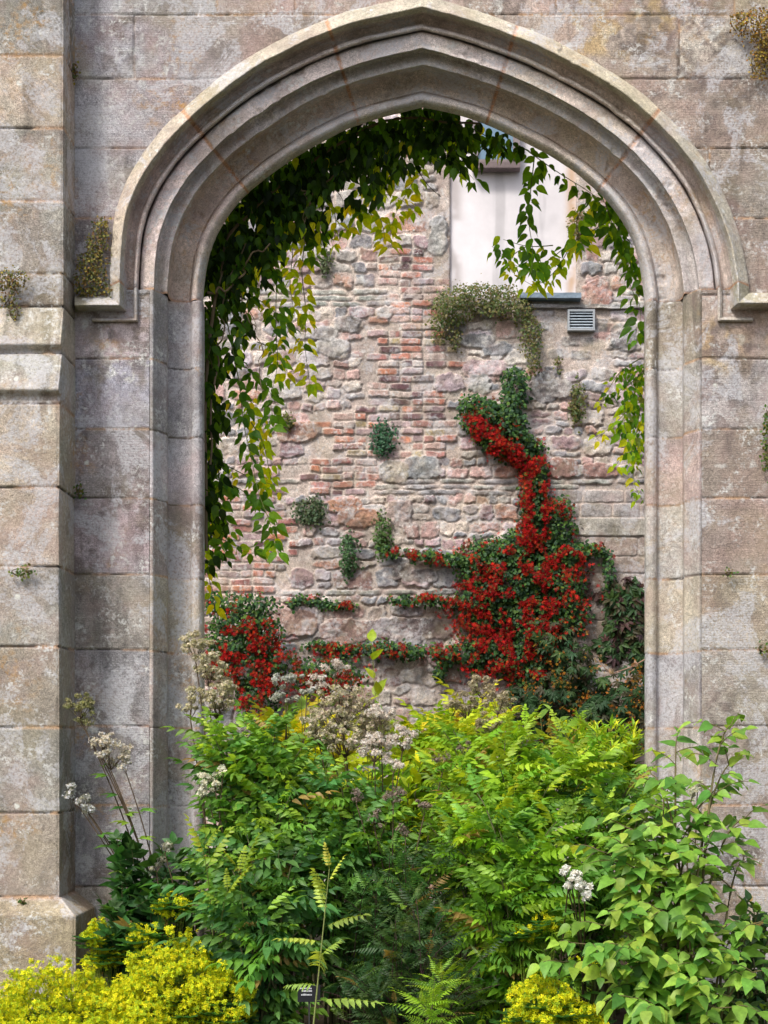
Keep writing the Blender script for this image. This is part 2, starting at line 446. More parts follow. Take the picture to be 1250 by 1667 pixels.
# jambs
JL = [(333, .33), (331, .24), (329, .213), (324, .196), (318, .194), (313, .205), (310, .232), (308, .236), (290, .228), (274, .205), (272.5, .13), (271, .11), (249, .002), (246, 0), (240, .012)]
JR = [(1049, .33), (1050, .24), (1052, .213), (1057, .196), (1063, .194), (1068, .205), (1070.5, .232), (1072, .236), (1090, .228), (1111, .205), (1113, .125), (1114, .11), (1136, .002), (1139, 0), (1146, .012)]
def jamb(pts, seed, sgn):
    p = np.array([(PX(a, b), b) for a, b in pts])
    out = [p[0]]
    for a, b in zip(p[:-1], p[1:]):
        k = max(1, int(np.linalg.norm(b-a)/.006))
        for i in range(1, k+1): out.append(a+(b-a)*i/k)
    p = np.array(out); L = np.r_[0, np.cumsum(np.linalg.norm(np.diff(p, axis=0), axis=1))]
    z = np.arange(0, SPR+.003, .0065)
    X = p[:, 0][:, None]+0*z; Y = p[:, 1][:, None]+0*z; Zz = 0*X+z[None]
    t = np.gradient(p, axis=0); t /= np.linalg.norm(t, axis=1)[:, None]
    nx, ny = (t[:, 1], -t[:, 0])
    if sgn > 0: nx, ny = -nx, -ny
    rows = [PZ(y, .1) for y in (1830, 1700, 1572, 1445, 1313, 1185, 1062, 939, 817, 706, 592)]+[SPR, SPR+.4]
    dep, col = joints(L[:, None]+0*z, Zz, rows, lambda r: [], seed, .0028)
    dep = dep*.45
    sg = 1 if ny.mean() < 0 else -1      # normal must look to the camera (-y)
    X = X - sg*nx[:, None]*dep; Y = Y - sg*ny[:, None]*dep
    return grid('jamb', X, Y, Zz, col, M_mould, WALL, flip=(sgn > 0))
jamb(JL, 81, -1); jamb(JR, 82, 1)

# wall face (one relief sheet with the arch and jambs left open)
def cat(*a): return np.unique(np.round(np.concatenate(a), 5))
xs = cat(np.arange(-4.6, -2.0, .03), np.arange(-2.0, 2.2, .0068), np.arange(2.2, 4.8, .025))
zs = cat(np.arange(0, .8, .02), np.arange(.8, 5.85, .0068), np.arange(5.85, 6.9, .03))
X, Z = np.meshgrid(xs, zs, indexing='ij')
rv = np.random.default_rng(4)
rowv = {}
for r in range(len(ROWS)-1):
    v = [PX(a) for a in VERT.get(r, [1300+60*(r % 2)-20*(r % 3), 118])]
    x = v[-1] if r in VERT else max(v)
    x = max(v)
    while x < 4.8: x += rv.uniform(.45, .8); v.append(x)
    x = -2.6
    while x > -4.6: v.append(x); x -= rv.uniform(.45, .8)
    rowv[r] = v
dep, col = joints(X, Z, ROWS, lambda r: rowv[r], 11)
tl = sm(.4, -.9, X) if False else 1-sm(-1.6, -.6, X)
col = col*(1+tl[..., None]*np.array([-.05, -.02, .10]))*(1+(1-tl)[..., None]*np.array([.0, -.035, -.09]))
sp = (sm(.66, .72, fbm(X, Z, 16, 520, 4))*sm(.45, .6, fbm(X, Z, 1.8, 521, 4))*.75)[..., None]; col = col*(1-sp)+np.array([.66, .66, .64])*sp
lb = (tl*sm(.40, .6, fbm(X, Z, 3.0, 500, 5))*sm(3.2, 4.6, Z)*.55)[..., None]; col = col*(1-lb)+np.array([.50, .51, .56])*lb
ob = ((1-tl)*sm(.60, .72, fbm(X, Z, 1.6, 505, 4))*sm(.42, .6, fbm(X, Z, 14, 506, 4))*.6)[..., None]; col = col*(1-ob)+np.array([.48, .33, .12])*ob
db = (sm(.57, .68, fbm(X, Z, 2.4, 507, 5))*sm(.38, .6, fbm(X, Z, 22, 508, 4))*.7)[..., None]; col = col*(1-db)+np.array([.16, .13, .12])*db
# vertical joints only where stones really end beside the arch
cx = (X[:-1, :-1]+X[1:, 1:])/2; cz = (Z[:-1, :-1]+Z[1:, 1:])/2
s_cut = 172/185.
ox = (Ip[:, 0]*(1-s_cut)+Op[:, 0]*s_cut-HX)*CD/FPX; oz = EYE+(HY-(Ip[:, 1]*(1-s_cut)+Op[:, 1]*s_cut))*CD/FPX
oz[0] = oz[-1] = SPR
ztop = np.interp(cx, ox, oz, left=-1, right=-1)          # approximate: outline above springing as a function of x (monotone in x)
inside = (cz > SPR-.004) & (cz < ztop) & (cx > ox.min()) & (cx < ox.max())
below = (cz <= SPR-.004) & (cx > PX(243)) & (cx < PX(1143))
# flat strip under the springing stays; arch band between
grid('wall_face', X, dep, Z, col, M_ashlar, WALL, mask=~(inside | below), flip=False)

# thickness: reveal splayed outward to the rear opening, rear face, ends and top
A = Acc(); cc = np.array([.30, .25, .21])
front = [(PX(333, .33), 0.), (PX(333, .33), SPR)]
fr = np.array([P(a, b, .33)[[0, 2]] for a, b in Ip]); fr[0, 1] = fr[-1, 1] = SPR
front = np.vstack([[fr[0, 0], 0.], fr, [fr[-1, 0], 0.]])
c0 = np.array([(fr[0, 0]+fr[-1, 0])/2, 2.6])
rear = front.copy(); rear[:, 0] = c0[0]+(front[:, 0]-c0[0])*1.22; rear[1:-1, 1] = np.where(front[1:-1, 1] > SPR-.1, SPR+.25+(front[1:-1, 1]-SPR)*1.2, front[1:-1, 1])
outer = np.zeros_like(rear)
k = len(rear)
for i in range(k):
    t = i/(k-1)
    # map onto the rectangle -4.6..4.8 x 0..6.9
    if t < .25: outer[i] = (-4.6, 6.9*t/.25)
    elif t < .75: outer[i] = (-4.6+9.4*(t-.25)/.5, 6.9)
    else: outer[i] = (4.8, 6.9*(1-(t-.75)/.25))
VV = np.vstack([np.c_[front[:, 0], np.full(k, .33), front[:, 1]], np.c_[rear[:, 0], np.full(k, .8), rear[:, 1]],
                np.c_[outer[:, 0], np.full(k, .8), outer[:, 1]], np.c_[outer[:, 0], np.full(k, .01), outer[:, 1]]])
F = []
for b in range(3):
    for i in range(k-1): F += [b*k+i, b*k+i+1, (b+1)*k+i+1, (b+1)*k+i]
A.add(VV, F, [4]*(3*(k-1)), cc); A.build('wall_core', M_mould, WALL)

# buttress
def buttress():
    zs = cat(np.arange(0, .6, .02), np.arange(.6, 5.8, .0068), np.arange(5.8, 6.91, .03))
    kz = [0, .729, .742, .805, .817, 3.385, 3.40, 3.425, 3.445, 3.455, 3.66, 3.67, 3.68, 3.695, 3.70, 3.915, 6.9]
    ky = [-.445, -.445, -.438, -.348, -.330, -.330, -.318, -.318, -.354, -.356, -.275, -.262, -.27, -.302, -.304, -.240, -.240]
    yf = np.interp(zs, kz, ky)
    xo = -1.927+np.interp(zs, [0, .729, .817, 6.9], [.112, .112, 0, 0])
    uf = cat(np.arange(-3.15, -2.75, .03), np.arange(-2.75, -1.932, .0068)); nf = len(uf)
    us = np.linspace(0, 1, 62)
    X = np.zeros((nf+len(us), len(zs))); Y = X.copy(); U = X.copy()
    X[:nf] = uf[:, None]*1.0; X[:nf] += (xo+1.927)[None]*sm(-2.3, -1.94, uf)[:, None]
    Y[:nf] = yf[None]; U[:nf] = uf[:, None]
    X[nf:] = xo[None]; Y[nf:] = yf[None]+(0.03-yf[None])*us[:, None]; U[nf:] = -1.93+(Y[nf:]-Y[nf:nf+1])
    Z = 0*X+zs[None]
    rows = [-.2, .817]+[PZ(y, -.33) for y in (1323, 1184, 1052, 922, 793)]+[3.385, 3.66, PZ(499, -.24)]+[PZ(y, -.24) for y in (445, 327, 208, 90, -25, -140)]+[6.9, 7.5]
    xv = {2: [-2.9], 4: [-2.7], 6: [-2.8], 9: [-2.9], 11: [-2.7], 13: [-2.8]}
    rows = sorted(rows)
    pal = np.array([[.42, .37, .31], [.40, .37, .32], [.41, .355, .30], [.39, .37, .33], [.43, .39, .32]])
    dep, col = joints(U, Z, rows, lambda r: xv.get(r, []), 21, .0042, pal)
    # pale weathered slopes and greenish plinth
    m_ = ((Z > 3.44) & (Z < 3.915))[..., None]; col = np.where(m_, col*1.12+np.array([.02, .03, .02]), col)
    m_ = (Z < .80)[..., None]; col = np.where(m_, col*np.array([.92, .90, .76]), col)
    # rounded, chipped corner
    corner = np.exp(-((U+1.93)/.008)**2)
    Y[:nf] += dep[:nf]+corner[:nf]*.005*(1+2*fbm(X[:nf], Z[:nf], 12, 5)); X[nf:] -= dep[nf:]+corner[nf:]*.004
    b = grid('buttress', X, Y, Z, col, M_butt, WALL)
    A = Acc(); A.box(-3.15, -3.14, -.32, 0, 0, 6.9, (.38, .34, .3)); A.box(-3.13, -1.95, -.2, .0, 6.86, 6.89, (.38, .34, .3)); A.build('buttress_core', M_butt, b)
buttress()

# ---------------------------------------------------------------- back wall
BY = 7.0
BW = empty('rubble_wall', (0, BY, 0), label='pink and grey rubble wall with patches of old red brick seen through the archway', cat='stone wall')
def bx(px): return PX(px, BY)
def bz(py): return PZ(py, BY)
xs = cat(np.arange(-7.5, -2.6, .035), np.arange(-2.6, 2.6, .0088), np.arange(2.6, 7.5, .035))
zs = cat(np.arange(0, 1.3, .035), np.arange(1.3, 8.4, .0088), np.arange(8.4, 9.6, .035))
X, Z = np.meshgrid(xs, zs, indexing='ij')
Hh = .008*(fbm(X, Z, 6, 90)-.5)*2+.006*(fbm(X, Z, 30, 91)-.5)
mcol = np.array([.66, .56, .50])*(1+.5*(fbm(X, Z, 3, 92)-.5))[..., None]
mcol = mcol*(1-.25*sm(.5, .7, fbm(X, Z, 1.1, 93)))[..., None]
Cc = mcol.copy(); HB = Hh.copy()
wx_ = (fbm(X, Z, 6, 94)-.5)*.07+(fbm(X, Z, 20, 98)-.5)*.05; wz_ = (fbm(X, Z, 5, 95)-.5)*.09+(fbm(X, Z, 20, 99)-.5)*.045
rough_n = fbm(X, Z, 13, 96, 4)-.5; cn = fbm(X, Z, 15, 97, 4)-.5; cn2 = fbm(X, Z, 5, 100, 3)-.5
bx0 = rv.uniform
def put(cx, cz, a, b, H, col, p=4., warp=1., rot=0., bev=.02, rough=1.):
    i0, i1 = np.searchsorted(xs, [cx-a*1.25-.03, cx+a*1.25+.03]); j0, j1 = np.searchsorted(zs, [cz-b*1.25-.03, cz+b*1.25+.03])
    if i1 <= i0+1 or j1 <= j0+1: return
    sl = (slice(i0, i1), slice(j0, j1))
    u = X[sl]-cx+wx_[sl]*warp; v = Z[sl]-cz+wz_[sl]*warp
    cr, sr = math.cos(rot), math.sin(rot)
    u, v = u*cr+v*sr, -u*sr+v*cr
    d = (np.abs(u/a)**p+np.abs(v/b)**p)**(1/p)
    dist = (1-d)*min(a, b)
    m_ = dist > 0
    h = H*.62*np.clip(dist/(bev*.55), 0, 1)**.4 + rough*.034*rough_n[sl]*np.clip(dist/bev, 0, 1) + rv.uniform(-.12, .12)*v*rough
    c = np.array(col)[None, None]*(1+.9*cn[sl]+.6*cn2[sl])[..., None]; lich = sm(.08, .2, cn[sl]-.4*cn2[sl])[..., None]*.55; c = c*(1-lich)+np.array([.62, .59, .56])*lich
    e = np.clip(dist/.008, 0, 1)[..., None]
    # dark line of shadow-dirt in open joints around the stone is left to the light
    HB[sl] = np.where(m_, np.maximum(HB[sl], h), HB[sl])
    Cc[sl] = np.where(m_[..., None], c*e+Cc[sl]*(1-e), Cc[sl])
def inpoly(x, y, poly):
    r_ = False; j = len(poly)-1
    for i in range(len(poly)):
        xi, yi = poly[i]; xj, yj = poly[j]
        if (yi > y) != (yj > y) and x < (xj-xi)*(y-yi)/(yj-yi)+xi: r_ = not r_
        j = i
    return r_
BRICK1 = [(592, 515), (700, 512), (735, 560), (748, 600), (718, 640), (735, 700), (735, 745), (640, 760), (600, 790), (560, 815), (500, 812), (492, 770), (530, 720), (520, 690), (600, 650), (612, 600), (610, 560)]
BRICK2 = [(300, 800), (380, 790), (455, 800), (480, 850), (480, 900), (450, 965), (380, 975), (380, 1075), (300, 1080)]
BRICK3 = [(620, 395), (700, 400), (728, 460), (725, 512), (640, 510), (640, 470), (600, 440)]
ASHL = [(888, 795), (1100, 790), (1100, 1200), (880, 1200), (905, 1000), (930, 940)]
ASH2 = [(890, 500), (990, 505), (985, 600), (860, 600), (860, 560)]
PANEL = (733, 938, 150, 481)
RP = [([.57, .38, .35], 5), ([.44, .31, .33], 4), ([.28, .29, .32], 4), ([.47, .43, .40], 4), ([.60, .52, .45], 4), ([.52, .30, .23], 2), ([.26, .25, .27], 2), ([.62, .57, .52], 3), ([.42, .27, .24], 2), ([.52, .45, .48], 3)]
rpw = np.array([p[1] for p in RP], float); rpw /= rpw.sum()
BP = [([.60, .24, .14], 3), ([.52, .22, .16], 5), ([.42, .19, .17], 4), ([.15, .08, .09], 4), ([.58, .40, .35], 4), ([.45, .33, .34], 4), ([.48, .38, .22], 2), ([.62, .50, .45], 2)]
bpw = np.array([p[1] for p in BP], float); bpw /= bpw.sum()
def region(px, py):
    if PANEL[0]-4 < px < PANEL[1]+4 and PANEL[2] < py < PANEL[3]+6: return 'panel'
    if inpoly(px, py, BRICK1) or inpoly(px, py, BRICK3) or (px > 300 and inpoly(px, py, BRICK2)): return 'brick'
    if inpoly(px, py, ASHL): return 'ashlar'
    if inpoly(px, py, ASH2): return 'block'
    return 'rubble'
# rubble courses (pixel space of the wall plane: 160 px to the metre)
y = -240.0
while y < 1440:
    h = rv.choice([14, 22, 28, 34, 42], p=[.12, .27, .29, .21, .11])
    if abs(y-786) < 16: h = 9; kind = 'slate'
    elif abs(y-952) < 16: h = 10; kind = 'slate'
    elif 468 < y < 498: h = 10; kind = 'slate'
    else: kind = 'slate' if rv.random() < .06 else 'rub'
    x = -520.0
    while x < 1900:
        wd = rv.uniform(.8, 2.1)*h if kind == 'rub' else rv.uniform(35, 90)
        wd = min(max(wd, 18), 90)
        cxp, cyp = x+wd/2, y+h/2
        if region(cxp, cyp) == 'rubble' and region(x+4, cyp) not in ('brick', 'panel') and region(x+wd-4, cyp) not in ('brick', 'panel'):
            col = np.array(RP[rv.choice(len(RP), p=rpw)][0])*rv.uniform(.85, 1.2)
            if kind == 'slate': col = np.array([[.33, .34, .31], [.40, .40, .36], [.30, .29, .30]][rv.integers(3)])*rv.uniform(.9, 1.15)
            if kind == 'rub' and h > 24 and rv.random() < .45:      # two thin ones or a small pair
                f = rv.uniform(.35, .65)
                put(bx(cxp), bz(y+h*f/2), wd/320*.92, h*f/320*.88, rv.uniform(.015, .045), col, rv.uniform(2.6, 4.5), 1., rv.uniform(-.04, .04))
                c2 = np.array(RP[rv.choice(len(RP), p=rpw)][0])*rv.uniform(.85, 1.2)
                put(bx(cxp+rv.uniform(-4, 4)), bz(y+h*(1+f)/2), wd/320*.85, h*(1-f)/320*.86, rv.uniform(.015, .04), c2, rv.uniform(2.4, 4.5), 1., rv.uniform(-.04, .04))
            else:
                put(bx(cxp), bz(cyp+rv.uniform(-1.5, 1.5)), wd/320*.93, h/320*.90, rv.uniform(.012, .05) if kind == 'rub' else .03, col, rv.uniform(3, 7), 1. if kind == 'rub' else .35, rv.uniform(-.05, .05) if kind == 'rub' else 0)
        x += wd
    y += h
# bricks
y = 380.0; r = 0
while y < 1090:
    x = 300.0+(r % 2)*19
    while x < 800:
        wd = 37 if rv.random() < .7 else 18.5
        cxp, cyp = x+wd/2, y+6
        if region(cxp, cyp) == 'brick':
            col = np.array(BP[rv.choice(len(BP), p=bpw)][0])*rv.uniform(.8, 1.15)
            if rv.random() < .07: x += wd; continue
            put(bx(cxp+rv.uniform(-1.5, 1.5)), bz(cyp)+rv.uniform(-.008, .008), wd/320*.95, 12.2/320*.86, rv.uniform(.006, .045), col, 7, .30, rv.uniform(-.02, .02), .008, .35)
        x += wd
    y += 12.2; r += 1
# grey squared blocks, lower right and below the grille
y = 797.0; r = 0
while y < 1210:
    h = [22, 24, 30, 33, 28][r % 5]
    x = 860.0-(r % 2)*30
    while x < 1110:
        wd = rv.uniform(45, 90)
        if region(x+wd/2, y+h/2) == 'ashlar':
            cL = np.array([.37, .34, .33] if y < 860 else [.40, .32, .28])*rv.uniform(.85, 1.1)
            put(bx(x+wd/2), bz(y+h/2), wd/320*.97, h/320*.93, .015, cL, 9, .2, 0, .01, .3)
        x += wd
    y += h; r += 1
put(bx(1000), bz(858), 68/160, 15/160, .035, [.48, .45, .40], 10, .1, 0, .012, .25)
for (a, b, c_, d_) in ((886, 505, 30, 16), (928, 556, 26, 14), (955, 556, 20, 14), (905, 575, 22, 14), (945, 578, 30, 14), (975, 530, 24, 22), (880, 530, 22, 14)):
    put(bx(a), bz(b), c_/160*.98/1.0*.6, d_/160*.55, .012, np.array([.33, .31, .30])*rv.uniform(.85, 1.1), 7, .3, 0, .01, .4)
for (a, b, c_, d_, cl) in ((1015, 548, 22, 24, [.22, .22, .23]), (916, 762, 26, 18, [.30, .18, .16]), (975, 768, 30, 13, [.40, .24, .21]), (688, 762, 32, 20, [.34, .36, .38]), (640, 768, 24, 20, [.42, .38, .30]),
                        (563, 822, 30, 13, [.44, .23, .15]), (582, 845, 36, 15, [.45, .25, .17]), (650, 838, 24, 22, [.45, .36, .33]), (485, 703, 36, 17, [.46, .26, .19]), (790, 600, 40, 14, [.44, .33, .34]),
                        (730, 626, 24, 16, [.42, .34, .37]), (780, 626, 20, 16, [.35, .35, .34]), (885, 632, 20, 24, [.28, .28, .29]), (915, 632, 18, 16, [.36, .34, .33]), (713, 383, 16, 34, [.55, .54, .52]),
                        (970, 478, 24, 22, [.45, .26, .22]), (810, 570, 26, 10, [.25, .26, .28]), (775, 555, 30, 12, [.24, .24, .25]), (545, 360, 30, 16, [.32, .34, .37]), (610, 365, 30, 16, [.50, .47, .43]),
                        (565, 530, 24, 12, [.25, .23, .22]), (525, 545, 26, 12, [.30, .27, .25]), (540, 565, 28, 14, [.42, .40, .39]), (760, 700, 18, 14, [.28, .27, .27]), (1010, 640, 30, 18, [.38, .28, .29]), (660, 1025, 80, 18, [.30, .24, .24]), (560, 1028, 40, 22, [.38, .25, .22]),
                        (480, 1012, 40, 22, [.40, .27, .23]), (655, 935, 20, 14, [.20, .19, .19]), (690, 938, 22, 12, [.19, .18, .18])):
    put(bx(a), bz(b), c_/160, d_/160, .05, cl, 3.2, 1.)
# old mortar wash smeared over the stones
wash = sm(.54, .66, fbm(X, Z, 2.6, 230, 5))*sm(.38, .6, fbm(X, Z, 16, 231, 3))*.55
HB = HB+(np.maximum(Hh+.012, HB*.55)-HB)*wash*(HB > .008); Cc = Cc*(1-wash[..., None]*.8)+mcol*wash[..., None]*.8
grime = sm(.55, .68, fbm(X, Z, 1.7, 233, 5))*.45; Cc = Cc*(1-grime[..., None]*.6)
# rendered panel, smooth and slightly recessed
pm = sm(-.01, .01, np.minimum(np.minimum(X-bx(PANEL[0]), bx(PANEL[1])-X), np.minimum(Z-bz(PANEL[3]), bz(PANEL[2])-Z))+.006*(fbm(X, Z, 7, 200)-.5)*2)
pc = np.array([.66, .63, .655])*(1+.5*(fbm(X, Z, 1.3, 201, 5)-.5)-.22*sm(.5, .75, fbm(X, Z*.12, 7, 202)))[..., None]
edgeL = np.exp(-((X-bx(741))/.07)**2)*.9*sm(.35, .6, fbm(X, Z, 2.5, 203)); edgeR = np.exp(-((X-bx(931))/.055)**2)*.9*sm(.3, .6, fbm(X, Z, 5, 204))
pc = pc*(1-edgeL[..., None])+np.array([.42, .38, .38])*edgeL[..., None]; pc = pc*(1-edgeR[..., None])+np.array([.48, .33, .22])*edgeR[..., None]
HB = HB*(1-pm)+(-.065)*pm
grid('masonry', X, BY-HB, Z, Cc, M_rubble, BW)
q0, q1 = np.searchsorted(xs, [bx(PANEL[0]-5), bx(PANEL[1]+5)]); q2, q3 = np.searchsorted(zs, [bz(PANEL[3]+5), bz(PANEL[2]-5)]); q_ = (slice(q0, q1), slice(q2, q3))
grid('rendered_panel', X[q_], BY+.045-.006*fbm(X[q_], Z[q_], 4, 205), Z[q_], np.clip(pc[q_]*1.16, 0, .86), M_render, BW)
A = Acc(); A.box(-7.5, 7.5, BY+.08, BY+.5, 0, 9.6, (.4, .34, .3)); A.build('wall_core', M_rubble, BW)
# sill, grille, window
def roughbox(A, x0, x1, y0, y1, z0, z1, c, seed, amp=.01):
    nx = max(3, int((x1-x0)/.03)); 
    for f in (0, 1):
        pass
    xs_ = np.linspace(x0, x1, nx)
    ring = [(y1, z0), (y0, z0), (y0, z0+(z1-z0)*.5), (y0, z1), (y1, z1)]
    V = []
    for x in xs_:
        for (yy, zz) in ring: V.append((x, yy+amp*(float(fbm(x, zz*3, 8, seed))-.5)*2*(yy == y0), zz+amp*.8*(float(fbm(x, zz*3, 6, seed+3))-.5)*2))
    m_ = len(ring); F = []
    for i in range(nx-1):
        for j in range(m_-1): F += [i*m_+j, (i+1)*m_+j, (i+1)*m_+j+1, i*m_+j+1]
    T = [4]*((nx-1)*(m_-1))
    F += list(range(m_)) + [(nx-1)*m_+j for j in range(m_)][::-1]; T += [m_, m_]
    A.add(V, F, T, c)
A = Acc(); roughbox(A, bx(846), bx(944), BY-.14, BY+.02, bz(491.5), bz(483), (.20, .26, .33), 5, .008); A.build('slate_sill', M_wood, BW, False)
A = Acc(); roughbox(A, bx(850), bx(1046), BY-.05, BY+.02, bz(503), bz(498), (.36, .35, .35), 8, .02); A.build('slate_ledge', M_rubble, BW, False)
A = Acc()
gx0, gx1, gz0, gz1 = bx(923), bx(967), bz(541), bz(507)
for (a, b, c_, d_) in ((gx0, gx1, gz0, gz0+.02), (gx0, gx1, gz1-.02, gz1), (gx0, gx0+.02, gz0+.02, gz1-.02), (gx1-.02, gx1, gz0+.02, gz1-.02)):
    A.box(a, b, BY-.075, BY+.01, c_, d_, (.36, .39, .42))
A.box(gx0+.02, gx1-.02, BY-.03, BY+.0, gz0+.02, gz1-.02, (.05, .06, .07))
G = A.build('vent_grille', M_metal, BW, False)
for k in range(6):
    A = Acc(); z0 = gz0+.026+k*.029
    A.add([(gx0+.02, BY-.07, z0), (gx1-.02, BY-.07, z0), (gx1-.02, BY-.04, z0+.022), (gx0+.02, BY-.04, z0+.022),
           (gx0+.02, BY-.066, z0-.002), (gx1-.02, BY-.066, z0-.002), (gx1-.02, BY-.036, z0+.02), (gx0+.02, BY-.036, z0+.02)],
          [0, 1, 2, 3, 7, 6, 5, 4, 0, 4, 5, 1, 3, 2, 6, 7], [4]*4, (.50, .57, .64)); A.build('slat', M_metal, G, False)
wx0, wx1, wz0, wz1 = bx(768), bx(846), bz(279), bz(150)
A = Acc(); F_ = (.17, .13, .13)
A.box(wx0, wx1, BY-.10, BY+.02, wz0, wz0+.06, F_); A.box(wx0+.03, wx1-.03, BY-.06, BY+.02, wz0+.06, wz0+.10, (.22, .18, .18))
A.box(wx1-.07, wx1, BY-.06, BY+.02, wz0+.06, wz1, (.25, .21, .22)); A.box(wx0, wx0+.06, BY-.06, BY+.02, wz0+.06, wz1, (.25, .21, .22)); A.box(wx0, wx1, BY-.06, BY+.02, wz1, wz1+.07, F_)
Wn = A.build('window', M_wood, BW, False)
A = Acc(); A.box(wx0+.06, wx1-.07, BY-.02, BY+.005, wz0+.10, wz1, (.14, .24, .34)); A.build('pane', M_glass, Wn, False)

# ---------------------------------------------------------------- foliage templates
def tmpl(V, F):
    return (np.array(V, float), np.array([i for f in F for i in f]), np.array([len(f) for f in F]))
def leaf_t(w=.3, fold=.25, curl=.25, ts=(.22, .5, .78), ws=(.75, 1., .62)):
    """leaf along +Y, length 1"""
    V = [(0, 0, 0)]
    for t, q in zip(ts, ws):
        z = -curl*t*t
        V += [(-w*q, t, z+fold*w*q), (0, t, z), (w*q, t, z+fold*w*q)]
    V.append((0, 1, -curl)); F = [(0, 2, 1), (0, 3, 2)]
    for i in range(len(ts)-1):
        a = 1+3*i; F += [(a, a+1, a+4, a+3), (a+1, a+2, a+5, a+4)]
    a = 1+3*(len(ts)-1); e = len(V)-1; F += [(a, a+1, e), (a+1, a+2, e)]
    return tmpl(V, F)
T_OV = leaf_t(.28, .3, .34, (.1, .28, .52, .78), (.6, .98, .92, .45))
T_HEART = leaf_t(.31, .22, .34, (.07, .2, .38, .6, .82), (.62, .95, 1., .72, .34))
T_LAN = leaf_t(.13, .4, .3, (.25, .6), (.9, .8))
T_SM = tmpl([(0, 0, 0), (-.33, .45, .08), (0, 1, -.06), (.33, .45, .08)], [(0, 3, 2, 1)])
T_SMR = tmpl([(0, 0, 0), (-.36, .28, .06), (-.3, .75, .04), (0, 1, -.04), (.3, .75, .04), (.36, .28, .06)], [(0, 5, 4, 3, 2, 1)])
def star(n=5, w=.32, dz=.15):
    V = [(0, 0, 0)]; F = []
    for k in range(n):
        a = 2*math.pi*k/n; 
        for da, rr, zz in ((-w, .7, dz), (0, 1., dz*.6), (w, .7, dz)):
            V.append((math.cos(a+da)*rr, math.sin(a+da)*rr, zz))
        b = 1+3*k; F.append((0, b, b+1, b+2))
    return tmpl(V, F)
T_STAR = star(5); T_STAR4 = star(4, .5, .25)
def merge(parts):
    Vs = []; L = []; T = []; n = 0
    for (V, l, t), M3, tr, s in parts:
        Vs.append((V*s)@M3.T+tr); L.append(l+n); T.append(t); n += len(V)
    return (np.vstack(Vs), np.concatenate(L), np.concatenate(T))
def rotm(ax, a):
    c, s = math.cos(a), math.sin(a)
    if ax == 'x': return np.array([[1, 0, 0], [0, c, -s], [0, s, c]])
    if ax == 'y': return np.array([[c, 0, s], [0, 1, 0], [-s, 0, c]])
    return np.array([[c, -s, 0], [s, c, 0], [0, 0, 1]])
def pinnate(npair, ll, wd, droop=.35, fwd=60, t0=.2, base=None, taper=.5, sag=.3):
    """compound leaf along +Y length 1"""
    parts = []; base = base or leaf_t(wd, .35, .35, (.3, .65), (1., .8))
    r = []
    def pt(t): return np.array([0, t, -droop*t*t])
    W = .006
    V = []; 
    for t in np.linspace(0, 1, 5):
        p = pt(t); V += [(p[0]-W, p[1], p[2]), (p[0]+W, p[1], p[2])]
    rach = tmpl(V, [(2*i, 2*i+1, 2*i+3, 2*i+2) for i in range(4)])
    parts.append((rach, np.eye(3), np.zeros(3), 1.))
    rg = np.random.default_rng(npair)
    for k in range(npair):
        t = t0+(.96-t0)*k/max(1, npair-1)
        L = ll*(1-taper*abs(t-.45)/.55*1.0)
        for sd in (-1, 1):
            Mx = rotm('z', -sd*R(fwd+rg.uniform(-6, 6)))@rotm('x', -sag*rg.uniform(.5, 1.4))
            parts.append((base, Mx, pt(t), L))
    parts.append((base, rotm('x', -droop), pt(.98), ll*.9))
    return merge(parts)
T_PIN = pinnate(7, .36, .19, .55, 60, sag=.55)
T_PIN2 = pinnate(5, .42, .21, .55, 55, sag=.7)
T_PINR = pinnate(7, .24, .26, .2, 66)
T_FERN = pinnate(12, .24, .13, .5, 72, .08, taper=.9)
T_PALM = merge([(leaf_t(.17, .3, .35, (.35, .7), (.9, .9)), rotm('z', a), np.zeros(3), s) for a, s in ((0, 1.), (.75, .92), (-.75, .92), (1.5, .7), (-1.5, .7))])
T_TRI = merge([(leaf_t(.26, .3, .3, (.3, .65), (1, .75)), rotm('z', a), np.array([0, .1, 0]), s) for a, s in ((0, 1.), (1.0, .85), (-1.0, .85))])

def nrm(v): return v/(np.linalg.norm(v, axis=-1, keepdims=True)+1e-9)
def orient(d, n):
    d = nrm(np.asarray(d, float)); x = nrm(np.cross(d, n)); z = np.cross(x, d)
    return np.stack([x, d, z], -1)
def jit(base, N_, rg, v=.25, h=.12):
    base = np.asarray(base, float)
    if base.ndim == 1: base = base[None]
    pick = base[rg.integers(len(base), size=N_)]
    f = rg.uniform(1-v, 1+v, (N_, 1)); q = rg.uniform(-h, h, (N_, 1))
    return np.clip(pick*f*np.concatenate([1+q*1.5, 1+q*.3, 1-q], 1), .002, .95)
def bez(a, b, c, n):
    t = np.linspace(0, 1, n)[:, None]; return (1-t)**2*a+2*t*(1-t)*b+t*t*c

